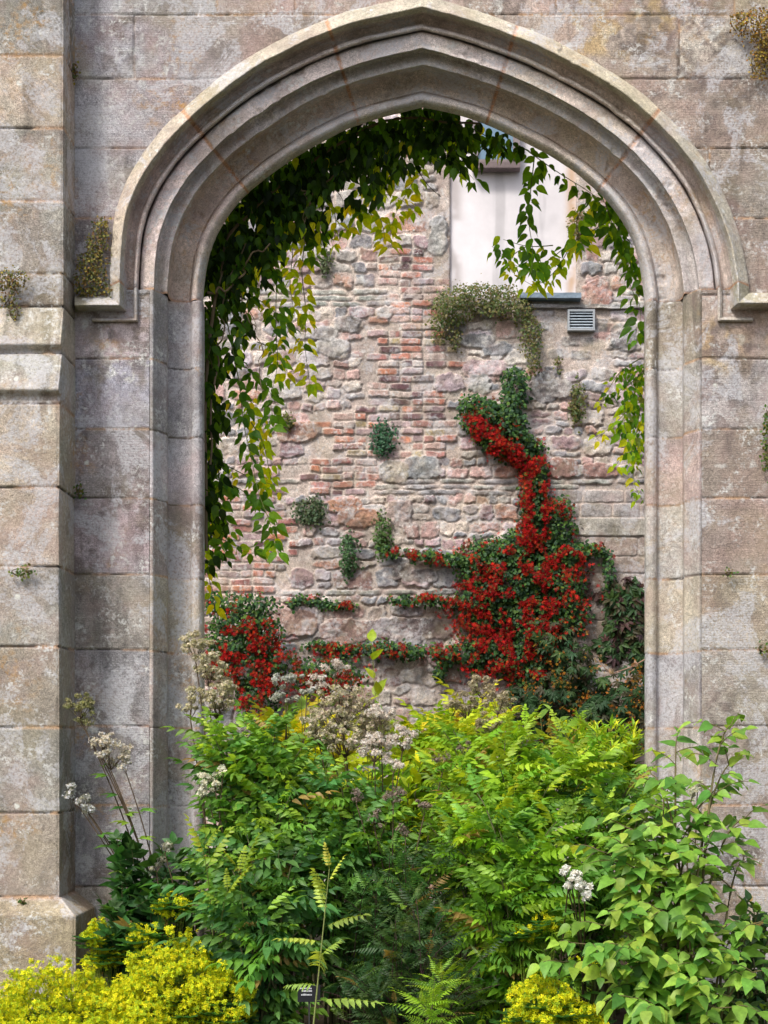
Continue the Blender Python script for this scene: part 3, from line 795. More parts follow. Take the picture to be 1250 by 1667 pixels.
# ---- creepers clinging to a wall: blobs = (px, py, rx, ry) in the plane at depth Y, growing out to 'thick'
def cling(name, label, cat, blobs, Y, n, size, cols, seed, thick=.12, tpl=None, fl=None, flcols=None, flsize=.02, flT=None, group=None, mat=None, stems=6, hang=.6, flower_bias=0., under=0.):
    """n = leaves per square metre"""
    rg = np.random.default_rng(seed); k = (CD+Y)/FPX
    root = empty(name, P(blobs[0][0], blobs[0][1], Y), label=label, cat=cat, group=group)
    A = Acc(); Fa = Acc(); S = Acc(); tpl = tpl or T_SMR
    for (bxp, byp, rx, ry, *e) in blobs:
        fr = e[0] if e else fl
        area = math.pi*rx*ry*k*k; N_ = max(6, int(n*area))
        th = rg.uniform(0, 2*np.pi, N_); rr = np.sqrt(rg.uniform(0, 1, N_))*(1+.25*rg.normal(0, 1, N_)*.6)
        ux, uy = rr*np.cos(th), rr*np.sin(th)
        px, py = bxp+rx*ux, byp+ry*uy
        out = thick*np.sqrt(np.clip(1-rr**2, .02, 1))*rg.uniform(.15, 1., N_)*min(1, min(rx, ry)*k/.12+.35)
        lump = fbm(px*.03, py*.03, 1, seed)
        out *= .5+lump; px = px+rg.normal(0, 3, N_); py = py+rg.normal(0, 3, N_)
        yy = Y-.02-out
        pos = np.stack([(px-HX)*k, yy, EYE+(HY-py)*k], -1)
        nr = nrm(np.stack([ux*.5+rg.normal(0, .45, N_), -1+rg.normal(0, .3, N_), -uy*.5+.35+rg.normal(0, .4, N_)], -1))
        dr = np.stack([rg.normal(0, .6, N_), -.5*rg.random(N_), -hang+rg.normal(0, .5, N_)], -1)
        keep = fbm(px*.05, py*.05, 1, seed+9) > .30
        A.inst(tpl, pos[keep], orient(dr, nr)[keep], (size*rg.uniform(.6, 1.35, N_))[keep], jit(cols, N_, rg)[keep])
        if fr:
            Nf = int(fr*area*1.9)
            th = rg.uniform(0, 2*np.pi, Nf); rr = np.sqrt(rg.uniform(0, 1, Nf))
            px, py = bxp+rx*1.05*rr*np.cos(th), byp+ry*1.05*rr*np.sin(th)+under*ry
            px = px+rg.normal(0, rx*.28, Nf); py = py+rg.normal(0, ry*.35, Nf); kk = (fbm(px, py, .07, seed+31, 4) > (.53 if fr < 2000 else .475)) & (rg.random(Nf) < .95)
            px, py, rr = px[kk], py[kk], rr[kk]; Nf = len(px)
            if Nf:
                out = thick*(np.sqrt(np.clip(1-rr**2, .05, 1))*(.5+fbm(px*.03, py*.03, 1, seed)))*min(1, min(rx, ry)*k/.12+.35)+rg.uniform(0, .03, Nf)
                pos = np.stack([(px-HX)*k, Y-.03-out, EYE+(HY-py)*k], -1)
                nr = nrm(np.stack([rg.normal(0, .5, Nf), -1+rg.normal(0, .3, Nf), .1+rg.normal(0, .5, Nf)], -1))
                Fa.inst(flT or T_STAR, pos, orient(rg.normal(0, 1, (Nf, 3)), nr), flsize*rg.uniform(.6, 1.3, Nf), jit(flcols, Nf, rg, .35, .1))
    b = blobs
    for i in range(stems):
        q = b[rg.integers(len(b))]; q2 = b[rg.integers(len(b))]
        p0 = P(q[0]+rg.uniform(-.6, .6)*q[2], q[1]+.6*q[3], Y-.02); p2 = P(q[0]+rg.uniform(-.8, .8)*q[2], q[1]-.8*q[3], Y-.03)
        if stems > 12: S.tube(bez(p0, (p0+p2)/2+[rg.uniform(-.05, .05), -.03, 0], p2, 7), .004, .002, (.12, .09, .05), 4)
        else: Q_ = Acc(); Q_.tube(bez(p0, (p0+p2)/2+[rg.uniform(-.05, .05), -.03, 0], p2, 7), .004, .002, (.12, .09, .05), 4); Q_.build('stem', M_stem, root)
    A.build('foliage', mat or M_small, root, False)
    if S.n: S.build('stems', M_stem, root)
    if Fa.n: Fa.build('flowers', M_flower, root, False)['kind'] = 'stuff'
    return root

def stroke(pts, r, step=.6):
    out = []
    for (a, b) in zip(pts[:-1], pts[1:]):
        L = math.hypot(b[0]-a[0], b[1]-a[1]); k = max(1, int(L/(r*step)))
        for i in range(k+1): out.append((a[0]+(b[0]-a[0])*i/k, a[1]+(b[1]-a[1])*i/k))
    return out
GR = [[.03, .09, .028], [.045, .13, .025], [.025, .07, .03], [.09, .19, .03]]
RED = [[.42, .005, .009], [.30, .004, .008], [.58, .014, .010], [.18, .003, .006], [.50, .05, .012]]
def arm(pts, r0, r1, fr, sd):
    rg = np.random.default_rng(900+sd); out = []
    L = [math.hypot(b[0]-a[0], b[1]-a[1]) for a, b in zip(pts[:-1], pts[1:])]; T = sum(L); t = 0
    for (a, b), l in zip(zip(pts[:-1], pts[1:]), L):
        u = 0
        while u < l:
            r = (r0+(r1-r0)*(t+u)/T)*rg.uniform(.55, 1.3)
            if rg.random() > .10: out.append((a[0]+(b[0]-a[0])*u/l+rg.normal(0, 2), a[1]+(b[1]-a[1])*u/l+rg.normal(0, 2.5), r*1.3, r*.85, fr*rg.uniform(.2, 1.5)))
            u += r
        t += l
    return out
# main flame creeper
bl = []
for x, y in stroke([(838, 622), (835, 655)], 20): bl.append((x, y, 20, 22, 0))
for x, y in stroke([(770, 668), (835, 690)], 22): bl.append((x, y, 24, 22, 200))
for x, y in stroke([(768, 690), (800, 720), (850, 745), (872, 765)], 18): bl.append((x, y, 18, 16, 2600))
for x, y in stroke([(830, 705), (872, 735)], 16): bl.append((x, y, 16, 16, 300))
for x, y in stroke([(868, 770), (868, 810), (870, 850), (862, 880)], 18): bl.append((x, y, 20, 22, 2600))
bl += [(905, 828, 24, 18, 2600), (908, 865, 26, 34, 300), (845, 885, 30, 24, 900)]
bl += arm([(622, 895), (660, 905), (705, 906), (745, 912), (780, 922)], 5, 12, 2000, 1)
bl += arm([(993, 905), (975, 896), (950, 896), (925, 912)], 5, 13, 3000, 2)
bl += [(988, 930, 8, 28, 0), (780, 925, 34, 38, 900), (870, 905, 60, 36, 2400), (830, 950, 70, 60, 2200), (900, 950, 55, 60, 2200), (790, 990, 52, 42, 3600), (860, 1010, 60, 50, 3000),
       (830, 1060, 66, 40, 2300), (780, 1065, 40, 30, 3200), (860, 1098, 34, 26, 1800), (925, 1000, 34, 36, 900), (800, 905, 50, 28, 900), (930, 900, 20, 20, 3000)]
bl += arm([(638, 975), (672, 978), (705, 974), (745, 985)], 5, 10, 2000, 3)
bl += arm([(500, 1050), (560, 1058), (620, 1055), (680, 1060), (750, 1058)], 7, 14, 1300, 4)+arm([(740, 1062), (720, 1080), (712, 1110)], 9, 5, 0, 5)+arm([(860, 1090), (850, 1115), (858, 1135)], 12, 4, 2600, 6)
cling('flame_creeper', 'big scarlet flowering creeper climbing the right half of the rubble wall', 'climbing plant', bl, BY, 4000, .036, GR, 301, .24, fl=2000, flcols=RED, flsize=.0175, stems=30, under=.12)
bl = [(400, 985, 52, 18, 700), (395, 1015, 50, 26, 1500), (380, 1050, 50, 30, 4200), (430, 1040, 30, 40, 1600), (400, 1090, 50, 34, 3400), (425, 1130, 40, 30, 3600), (530, 1100, 60, 30, 2600), (460, 1080, 26, 24, 1500), (350, 980, 18, 14, 300)]
cling('flame_creeper', 'scarlet flowering creeper massed beside the left jamb at the foot of the rubble wall', 'climbing plant', bl, BY-.25, 4000, .036, GR, 302, .22, fl=2000, flcols=RED, flsize=.0175, stems=18)
bl = arm([(470, 978), (500, 976), (535, 985), (575, 988)], 8, 6, 1300, 7)
cling('flame_creeper', 'thin garland of green leaves with a few red flowers between two stone courses', 'climbing plant', bl, BY, 3600, .034, GR, 303, .08, fl=1500, flcols=RED, flsize=.024, stems=4)
# small plants growing out of the rubble wall
OL = [[.10, .13, .025], [.14, .15, .04], [.07, .12, .03], [.18, .15, .06]]
cling('trailing_plant', 'large olive green cushion plant arching below the rendered panel', 'wall plant',
      [(722, 522, 26, 34), (742, 500, 34, 30), (780, 488, 36, 22), (820, 492, 30, 22), (845, 508, 20, 22), (862, 545, 18, 30), (868, 585, 11, 24), (740, 555, 8, 16), (800, 510, 30, 12)], BY, 5200, .026, OL, 310, .26, flT=T_SMR, fl=300, flcols=[[.35, .33, .22]], flsize=.016)
tufts = [((940, 652), 12, 34, OL, 'olive tuft hanging from a joint right of the flame creeper'), ((625, 712), 20, 28, [[.03, .10, .05], [.04, .13, .06]], 'dark green heart shaped tuft rooted in the brick patch'),
         ((506, 832), 28, 22, [[.05, .10, .04], [.09, .13, .06]], 'grey green bushy tuft below the brick patch'), ((568, 900), 13, 36, [[.05, .12, .04]], 'tall narrow green tuft standing alone between two pale stones'),
         ((622, 872), 14, 34, [[.07, .14, .03]], 'upright green tuft above the left end of the red garland'), ((466, 686), 14, 13, OL, 'small olive tuft on a broad red stone'),
         ((530, 425), 9, 22, [[.09, .12, .05]], 'faint wispy tuft high on the wall left of the panel'), ((940, 368), 16, 24, [[.20, .13, .05], [.10, .12, .03]], 'brownish dry tuft at the right edge of the rendered panel'),
         ((908, 594), 4, 14, OL, 'tiny sprig below the metal grille')]
for i, ((a, b), rx, ry, cl, lb) in enumerate(tufts):
    cling('wall_tuft', lb, 'wall plant', [(a, b, rx, ry), (a+rg_ if (rg_ := (i % 3-1)*3) else a, b+ry*.5, rx*.6, ry*.6)], BY, 4800, .028, cl, 320+i, .10, group='tufts growing out of the rubble wall', stems=3)
# virginia creeper lower right
VC = [[.03, .075, .022], [.045, .10, .025], [.06, .055, .025], [.035, .09, .03]]
bl = [(900, 1040, 40, 36), (930, 1090, 44, 44), (900, 1130, 60, 40), (970, 1160, 60, 36), (1000, 1140, 46, 36), (1035, 1120, 18, 40), (1010, 1185, 60, 40), (860, 1150, 50, 40), (940, 1190, 70, 40)]
cling('palmate_creeper', 'dark leafy creeper with fingered leaves at the lower right of the rubble wall', 'climbing plant', bl, BY-.1, 430, .085, VC, 340, .26, tpl=T_PALM, fl=500, flcols=[[.40, .22, .02], [.50, .16, .02]], flsize=.014, stems=8)
for i, (pts, lb) in enumerate((([(1000, 965), (1005, 1010), (990, 1060)], 'sparse dark strand of fingered leaves hanging above the leafy creeper'), ([(1032, 960), (1030, 1010), (1044, 1070)], 'longer dark strand of fingered leaves nearest the right jamb'))):
    cling('palmate_creeper', lb, 'climbing plant', [(x, y, 14, 20) for x, y in stroke(pts, 16)], BY, 650, .10, VC+[[.08, .04, .04]], 345+i, .08, tpl=T_PALM, stems=5)
bl = [(1000+k*14, 968-(k % 2)*5, 10, 6) for k in range(-8, 5)]
cling('dry_creeper_stem', 'band of brown withered creeper along the ledge right of the flame creeper', 'climbing plant', bl, BY, 1500, .05, [[.10, .05, .045], [.14, .08, .06]], 349, .05, stems=9)
# moss and herbs on the near wall
BRW = [[.20, .15, .03], [.10, .12, .02], [.16, .09, .03], [.28, .24, .04], [.07, .09, .02]]
cling('creeping_herb', 'brown and yellow herb on the left label stop, climbing beside the hood mould', 'wall plant',
      [(168, 375, 12, 20), (160, 405, 18, 22), (152, 435, 24, 24), (150, 462, 28, 20), (178, 478, 14, 12), (140, 478, 16, 10)], -.01, 15000, .013, BRW, 360, .10, stems=16)
cling('creeping_herb', 'tuft of brown and yellow herb on the buttress face at the left edge', 'wall plant',
      [(10, 460, 22, 20), (28, 458, 18, 16), (16, 485, 16, 18), (24, 510, 6, 18)], -.25, 13000, .013, BRW, 361, .07, stems=12)
cling('creeping_herb', 'hanging brown and yellow herb at the top right corner of the wall', 'wall plant',
      [(1225, 45, 30, 24), (1240, 80, 24, 30), (1232, 112, 14, 24), (1250, 60, 20, 40), (1200, 40, 12, 18)], -.01, 15000, .013, [[.28, .14, .02], [.16, .12, .02], [.36, .26, .03], [.12, .07, .02]], 362, .12, stems=12)
for i, (a, b, rx, ry, yy, lb) in enumerate(((121, 118, 6, 18, -.02, 'small brown tuft in the angle between buttress and wall high on the left'), (38, 932, 18, 8, -.335, 'thin dry moss on the buttress joint, lower half of the buttress'),
                                           (36, 1466, 7, 6, -.36, 'tiny green fern on the plinth of the buttress'), (1186, 934, 9, 4, -.005, 'tiny green weed in a joint right of the right jamb'),
                                           (1240, 1056, 8, 9, -.005, 'green weed in the joint at the right edge of the wall'), (1245, 715, 4, 60, -.005, 'thin green weed trailing at the right edge of the wall'), (131, 800, 5, 14, -.02, 'small moss patch in the corner beside the buttress, halfway up'))):
    cling('joint_weed', lb, 'wall plant', [(a, b, rx, ry)], yy, 14000, .016, [[.10, .14, .02], [.05, .13, .02], [.16, .14, .03]] if i != 0 else BRW, 370+i, .03, group='small weeds in the near wall joints', stems=2)

# ---------------------------------------------------------------- climbing vine in the archway
def vine(name, label, fills, strands, seed, cols, lsize=.068, dens=1000, Y0=.42, Y1=1.25, wood=()):
    rg = np.random.default_rng(seed)
    root = empty(name, P(fills[0][0][0][0] if fills else strands[0][0][0][0], 700, Y0), label=label, cat='climbing plant')
    A = Acc(); S = Acc()
    for (poly, dn) in fills:
        q = np.array(poly, float); x0, y0 = q.min(0); x1, y1 = q.max(0)
        N_ = int((x1-x0)*(y1-y0)*dn*.001)
        px = rg.uniform(x0, x1, N_); py = rg.uniform(y0, y1, N_)
        k = np.array([inpoly(a, b, poly) for a, b in zip(px, py)]); px, py = px[k], py[k]; N_ = len(px)
        k = fbm(px, py, .022, seed+3, 3) > (.24 if dn > 40 else .37); px, py = px[k], py[k]; N_ = len(px)
        yy = rg.uniform(Y0, Y1, N_); d = (CD+yy)/FPX
        pos = np.stack([(px-HX)*d, yy, EYE+(HY-py)*d], -1)
        dr = np.stack([rg.normal(0, .45, N_), rg.normal(-.1, .35, N_), -1+rg.normal(0, .3, N_)], -1)
        nr = nrm(np.stack([rg.normal(0, .5, N_), -1+rg.normal(0, .35, N_), .35+rg.normal(0, .35, N_)], -1))
        lc = jit(cols, N_, rg, .3); yl = rg.random(N_) < (.015 if dn > 30 else .08); lc[yl] = jit(YG, int(yl.sum()), rg, .3)
        A.inst(T_OV, pos, orient(dr, nr), lsize*rg.uniform(.55, 1.25, N_), lc)
        for _ in range(max(1, N_//120)):
            i, = rg.integers(N_, size=1); p = pos[i]; e = p+[rg.uniform(-.2, .2), rg.uniform(-.1, .1), -rg.uniform(.1, .22)]
            S.tube(bez(p, (p+e)/2+[rg.uniform(-.06, .06), .05, 0], e, 6), .0035, .0015, (.10, .08, .03), 4)
    for (pts, yy, r_) in wood:
        W = np.array([P(a, b, yy) for a, b in pts]); tt = np.linspace(0, 1, 40); ts_ = np.linspace(0, 1, len(W))
        C = np.stack([np.interp(tt, ts_, W[:, k]) for k in range(3)], -1)
        for _ in range(5): C[1:-1] = (C[:-2]+2*C[1:-1]+C[2:])/4
        C += np.stack([vn(tt, tt*0, 14, seed+1+k)-.5 for k in range(3)], -1)*.05
        S.tube(C, r_, r_*.5, (.17, .12, .07), 6)
    for (pts, yy, c_, sz) in strands:
        W = np.array([P(a, b, yy) for a, b in pts]); 
        t = np.r_[0, np.cumsum(np.linalg.norm(np.diff(W, axis=0), axis=1))]; L = t[-1]
        tt = np.linspace(0, L, max(8, int(L/.03))); C = np.stack([np.interp(tt, t, W[:, k]) for k in range(3)], -1)
        for _ in range(3): C[1:-1] = (C[:-2]+2*C[1:-1]+C[2:])/4
        C[:, 1] += .05*np.sin(tt*5+seed)
        S.tube(C, .0035, .0013, (.16, .18, .05), 4)
        nn = int(L/.075)+1
        for k in range(nn):
            i = min(len(C)-1, int((k+.5)/nn*len(C)))
            for sd in (-1, 1, 0):
                m = 2 if sd else 1
                if sd == 0 and rg.random() < .5: continue
                pos = C[i][None]+rg.normal(0, .012, (m, 3))
                dr = np.stack([sd*rg.uniform(.4, 1.2, m), rg.normal(0, .4, m), -rg.uniform(.3, 1.2, m)], -1)
                pos = pos+nrm(dr)*.025
                nr = nrm(np.stack([rg.normal(0, .5, m), -1+rg.normal(0, .3, m), .6+rg.normal(0, .3, m)], -1))
                A.inst(T_OV, pos, orient(dr, nr), sz*rg.uniform(.55, 1.2, m), jit(c_, m, rg, .2))
    A.build('foliage', M_vine, root); S.build('stems', M_stem, root)
DK = [[.015, .040, .008], [.022, .06, .008], [.012, .032, .008], [.045, .12, .010]]  # near-black vine leaves: shade under the arch is put into their colour
MG = [[.08, .21, .02], [.12, .28, .02], [.055, .15, .02]]
YG = [[.34, .50, .02], [.24, .42, .02], [.48, .54, .03]]  # yellow-green vine leaves, their backlit brightness painted into the colour
fills = [([(326, 500), (330, 430), (350, 375), (385, 325), (430, 290), (490, 248), (560, 208), (640, 182), (700, 172), (745, 185), (770, 215), (735, 275), (700, 262), (650, 285), (610, 330), (560, 345), (520, 400), (480, 385), (440, 460), (400, 480), (410, 540), (380, 600), (375, 680), (360, 740), (370, 800), (360, 860), (345, 880), (326, 870)], 24),
         ([(326, 500), (330, 420), (380, 330), (440, 285), (560, 215), (660, 190), (690, 225), (600, 280), (520, 330), (450, 420), (390, 470), (360, 600), (345, 800), (326, 820)], 34),
         ([(326, 500), (331, 440), (342, 395), (380, 325), (440, 280), (500, 240), (560, 208), (640, 182), (690, 170), (740, 180), (745, 230), (690, 235), (640, 250), (560, 290), (500, 320), (450, 380), (400, 420), (370, 500), (345, 560), (326, 600)], 48),
         ([(745, 185), (800, 205), (845, 225), (850, 245), (800, 250), (750, 290), (735, 270)], 18), ([(326, 840), (375, 850), (350, 890), (380, 920), (330, 925)], 14)]
strands = [([(470, 350), (478, 400), (470, 460), (480, 520)], 1.2, YG, .072), ([(420, 560), (450, 570), (470, 610)], 1.1, YG, .072), ([(580, 300), (610, 320), (640, 315), (680, 340)], 1.3, YG, .065), ([(540, 330), (550, 370), (540, 400)], 1.2, YG, .072), ([(400, 640), (430, 690), (425, 740)], .9, YG, .074), ([(370, 760), (410, 780), (450, 790)], .8, YG, .072), ([(440, 380), (450, 440), (447, 520), (452, 590), (440, 660), (450, 700)], .7, MG, .078), ([(500, 380), (490, 440), (497, 500), (495, 560), (505, 630)], 1.1, YG, .074),
           ([(370, 520), (388, 620), (395, 690), (410, 750), (420, 800), (440, 850), (455, 905)], .6, MG, .078), ([(350, 780), (400, 800), (430, 830), (450, 860)], .7, MG, .078),
           ([(350, 700), (358, 800), (372, 870), (352, 900)], .6, MG, .078), ([(560, 330), (590, 340), (620, 350), (628, 395)], 1.1, YG, .074), ([(640, 285), (600, 330), (560, 370)], 1.0, YG+MG, .08),
           ([(690, 270), (665, 310), (640, 350), (632, 400)], 1.2, YG, .074), ([(400, 600), (430, 620), (450, 660)], .8, MG, .08), ([(410, 690), (430, 720), (440, 780)], .8, YG, .074),
           ([(500, 330), (520, 370), (505, 420)], .9, MG, .078), ([(400, 480), (440, 500), (490, 560)], .9, MG+YG, .074), ([(340, 870), (400, 895), (450, 870)], .7, MG+YG, .074), ([(330, 900), (345, 960), (355, 990)], .8, YG, .072),
           ([(700, 240), (740, 260), (772, 290)], .7, MG, .078), ([(770, 215), (800, 230), (835, 240)], .7, MG, .08)]
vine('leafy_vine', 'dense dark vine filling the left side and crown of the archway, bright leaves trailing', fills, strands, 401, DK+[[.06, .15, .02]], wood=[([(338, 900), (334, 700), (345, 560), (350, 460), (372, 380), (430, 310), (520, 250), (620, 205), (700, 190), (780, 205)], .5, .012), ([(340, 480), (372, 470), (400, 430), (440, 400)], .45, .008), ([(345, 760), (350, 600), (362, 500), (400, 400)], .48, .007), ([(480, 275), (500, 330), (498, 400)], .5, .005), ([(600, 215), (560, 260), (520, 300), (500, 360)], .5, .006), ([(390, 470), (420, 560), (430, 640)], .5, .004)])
strands = [([(870, 255), (865, 300), (860, 350), (868, 400), (865, 445)], .7, MG, .08), ([(1010, 345), (970, 370), (930, 390), (890, 425), (845, 440), (800, 405)], .8, MG+YG, .074),
           ([(935, 390), (905, 440), (870, 465), (850, 450)], .8, YG, .074), ([(900, 400), (860, 400), (820, 385)], .8, MG+YG, .074), ([(860, 400), (820, 420), (835, 440)], .8, YG+MG, .05), ([(850, 240), (900, 270), (950, 300), (1000, 340)], .6, MG, .07),
           ([(1000, 340), (1010, 380), (1030, 420), (1025, 460), (1045, 500), (1035, 560)], .7, MG, .08), ([(985, 330), (1000, 370), (1010, 400)], .6, MG, .078), ([(960, 320), (935, 360), (950, 395)], .6, MG+YG, .09)]
vine('leafy_vine', 'lighter vine spray arching down in front of the pale rendered panel from the right haunch', [([(960, 305), (1000, 342), (1030, 390), (1044, 440), (1046, 480), (1020, 420), (985, 370), (950, 330)], 22)], strands, 402, MG)
strands = [([(1048, 600), (1020, 640), (1015, 690), (1030, 740)], .9, MG+YG, .072), ([(1045, 580), (1010, 600), (975, 660)], .9, MG+YG, .055), ([(1045, 640), (1010, 680), (970, 715)], .9, YG, .055), ([(1048, 700), (1015, 740), (1000, 760)], .9, YG, .055),
           ([(1046, 650), (1035, 720), (1030, 790), (1046, 820)], .9, MG+YG, .055), ([(1050, 600), (1030, 620), (1000, 640)], .9, MG, .05)]
vine('pale_leaved_shrub', 'small leaved pale green shrub leaning in from behind the right jamb halfway up', [([(1015, 600), (1050, 590), (1050, 790), (1030, 760), (1010, 690)], 26)], strands, 403, MG+[[.16, .22, .08]], .045, Y0=.8, Y1=1.2)

# ---------------------------------------------------------------- border plants
def shrub(name, label, base, tips, seed, tpl, lsize, cols, stemc=(.10, .10, .04), every=.09, start=.35, lean=.35, droop=.35, r0=.008, mat=None, perwhorl=1, cat='shrub', group=None, spread=55, bend=.25, tipsz=.6, twigs=0):
    """base (x, y) on the soil; tips = world points; alternate leaves up every stem"""
    rg = np.random.default_rng(seed)
    root = empty(name, (base[0], base[1], 0.0), label=label, cat=cat, group=group)
    A = Acc(); S = Acc()
    for tp in tips:
        tp = np.asarray(tp, float)
        b = np.array([base[0]+rg.normal(0, .07), base[1]+rg.normal(0, .06), 0.0])
        q_ = min(1, bend*2.6); mid = (b+tp)/2; mid[:2] = b[:2]+(tp-b)[:2]*(.5-.4*q_); mid[2] = tp[2]*(.5+.52*q_)
        C = bez(b, mid, tp, 16); L = np.linalg.norm(np.diff(C, axis=0), axis=1).sum()
        if len(tips) <= 12 and not twigs: Q_ = Acc(); Q_.tube(C, r0, r0*.3, stemc, 6); Q_.build('stem', M_stem, root)
        else: S.tube(C, r0, r0*.3, stemc, 5)
        nn = max(2, int(L*(1-start)/every)); ph = rg.uniform(0, 6.28)
        if twigs:
            for k in range(twigs+1):
                f = start+(1-start)*k/twigs; i = min(14, int(f*15)); p = C[i]+(C[i+1]-C[i])*(f*15-i)
                tang = nrm(C[min(15, i+1)]-C[max(0, i-1)]); side = rg.normal(0, 1, 3)*[1.1, .8, .2]+[-.35, -.45, .05]
                d0 = nrm(tang*(.5 if k < twigs else 2.)+nrm(side)*(.9 if k < twigs else .5)); ln = rg.uniform(.08, .22)*(1.1-.35*f)
                e_ = p+d0*ln+[0, 0, -ln*.22]; W = bez(p, p+d0*ln*.5+[0, 0, ln*.10], e_, 8); S.tube(W, .0028, .0012, stemc, 4)
                dd = nrm(e_-p); ax = nrm(np.cross(dd, [0, 0, 1.]))
                m_ = max(3, int(ln/.034))
                for u in range(m_+1):
                    g_ = (u+.4)/(m_+.4); q = W[min(7, int(g_*7))]; sd = 1 if u % 2 else -1
                    d = dd*.75+ax*sd*(.85 if u < m_ else 0)+np.array([0, 0, -.30])+rg.normal(0, .16, 3)
                    nr = np.array([0, -.55, 1.])+rg.normal(0, .28, 3)
                    c = jit(cols, 1, rg, .30)*(np.array([1.2, 1.1, 1.]) if u >= m_-1 else 1.)
                    A.inst(tpl, q[None], orient(d[None], nrm(nr)[None]), np.array([lsize*rg.uniform(.65, 1.15)*(.8 if u == m_ else 1)]), c)
            continue
        for k in range(nn+1):
            f = start+(1-start)*k/nn; fi = f*15; i = min(14, int(fi)); p = C[i]+(C[i+1]-C[i])*(fi-i)
            for w_ in range(perwhorl):
                ang = ph+k*2.4+w_*2*math.pi/perwhorl
                up = R(90-spread*(1-.55*max(0, f-.6)/.4)+rg.uniform(-24, 24))
                d = np.array([math.cos(ang)*math.cos(up), math.sin(ang)*math.cos(up), math.sin(up)])
                nr = np.array([-math.cos(ang)*math.sin(up), -math.sin(ang)*math.sin(up)-.25, math.cos(up)])+rg.normal(0, .32, 3)
                s = lsize*rg.uniform(.6, 1.25)*(1 if f < .8 else 1-(1-tipsz)*(f-.8)/.2)
                c = jit(cols, 1, rg, .32)*(np.array([1.35, 1.18, 1.]) if f > .86 else 1.)
                if rg.random() < .02: c = c*0+np.array([[.38, .26, .08]])
                A.inst(tpl, p[None], orient(d[None], nrm(nr)[None]), np.array([s]), c)
    A.build('foliage', mat or M_leaf, root)
    if S.n: S.build('stems', M_stem, root)
    return root
def tipset(lst, seed, n, dY=.12):
    """tips around pixel ellipses (px, py, rx, ry, Y)"""
    rg = np.random.default_rng(seed); out = []
    for i in range(n):
        a, b, rx, ry, Y = lst[i % len(lst)]
        th = rg.uniform(0, 6.28); r = math.sqrt(rg.random())
        out.append(P(a+rx*r*math.cos(th), b+ry*r*math.sin(th), Y+rg.uniform(-dY, dY)))
    return out
G1 = [[.13, .30, .045], [.18, .37, .05], [.09, .23, .045], [.26, .44, .05]]
G2 = [[.22, .42, .03], [.30, .48, .03], [.15, .34, .03], [.40, .54, .04]]
GY = [[.50, .58, .02], [.40, .54, .03], [.60, .60, .03]]
GB = [[.09, .24, .06], [.07, .18, .05], [.14, .30, .08]]
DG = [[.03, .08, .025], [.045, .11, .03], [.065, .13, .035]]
def bpt(px, Y): return (PX(px, Y), Y)
# left-centre leafy clumps
shrub('compound_leaved_shrub', 'mid green shrub with drooping feathery leaves just right of the left jamb', bpt(430, -.7), tipset([(400, 1190, 60, 30, -.6), (350, 1230, 30, 40, -.7), (470, 1240, 70, 40, -.7), (420, 1330, 90, 50, -.9)], 1, 26), 501, T_PIN2, .215, G1, every=.062, start=.3)
shrub('compound_leaved_shrub', 'blue green feathery shrub low beside the yellow flowers, left of centre', bpt(430, -1.1), tipset([(400, 1440, 80, 50, -1.1), (440, 1500, 70, 40, -1.2), (380, 1380, 60, 40, -1.0), (480, 1420, 60, 60, -1.0)], 2, 22), 502, T_PIN2, .21, GB+G1[:2], every=.06, start=.2)
shrub('compound_leaved_shrub', 'green feathery shrub in the middle of the bed, below the brown seed heads', bpt(560, -.7), tipset([(540, 1290, 70, 50, -.7), (600, 1340, 60, 60, -.8), (520, 1380, 60, 50, -.9)], 3, 22), 503, T_PIN2, .20, G1+GB[:1], every=.06, start=.25)
shrub('compound_leaved_shrub', 'bright green feathery shrub under the right half of the archway', bpt(830, -.5), tipset([(800, 1190, 80, 30, -.4), (880, 1210, 70, 40, -.4), (760, 1260, 70, 40, -.6), (860, 1290, 80, 40, -.7), (960, 1240, 50, 40, -.5)], 4, 34), 504, T_PIN, .225, G2+G1[3:], every=.06, start=.3)
shrub('compound_leaved_shrub', 'fresh green feathery shrub in front of the right half of the archway, lower down', bpt(830, -1.0), tipset([(780, 1370, 70, 50, -.9), (860, 1400, 70, 50, -1.0), (800, 1450, 80, 40, -1.1), (930, 1380, 60, 50, -1.0), (740, 1320, 50, 50, -.8)], 5, 34), 505, T_PIN, .215, G2[:3]+G1[:2], every=.058, start=.2)
shrub('compound_leaved_shrub', 'shaded green feathery shrub behind the pale leafy bush at right', bpt(960, -.6), tipset([(1010, 1290, 60, 50, -.5), (980, 1350, 60, 60, -.6), (1060, 1330, 40, 50, -.6)], 6, 18), 506, T_PIN, .21, G1, every=.065, start=.25)
# yellow ferny plants lit behind the arch
shrub('golden_shrub', 'golden yellow feathery shrub glowing behind the brown seed heads, left of centre', bpt(520, 1.0), tipset([(480, 1195, 40, 12, 1.0), (540, 1210, 50, 20, 1.0), (450, 1210, 30, 15, .9)], 7, 18), 507, T_PIN, .30, GY, every=.08, start=.5)
shrub('golden_shrub', 'yellow green feathery shrub in the middle of the archway', bpt(720, .9), tipset([(700, 1190, 50, 14, .9), (760, 1180, 50, 20, .8), (660, 1215, 40, 20, .9), (800, 1180, 40, 25, .9)], 8, 22), 508, T_PIN, .30, GY+G2[:2], every=.08, start=.5)
shrub('willow_leaved_shrub', 'yellow green narrow leaved shrub against the right jamb', bpt(980, .7), tipset([(1000, 1195, 45, 18, .6), (940, 1190, 30, 18, .6), (960, 1230, 60, 20, .5), (1030, 1215, 20, 20, .6)], 9, 34), 509, T_LAN, .12, GY[1:2]+G2, every=.022, start=.55, spread=60)
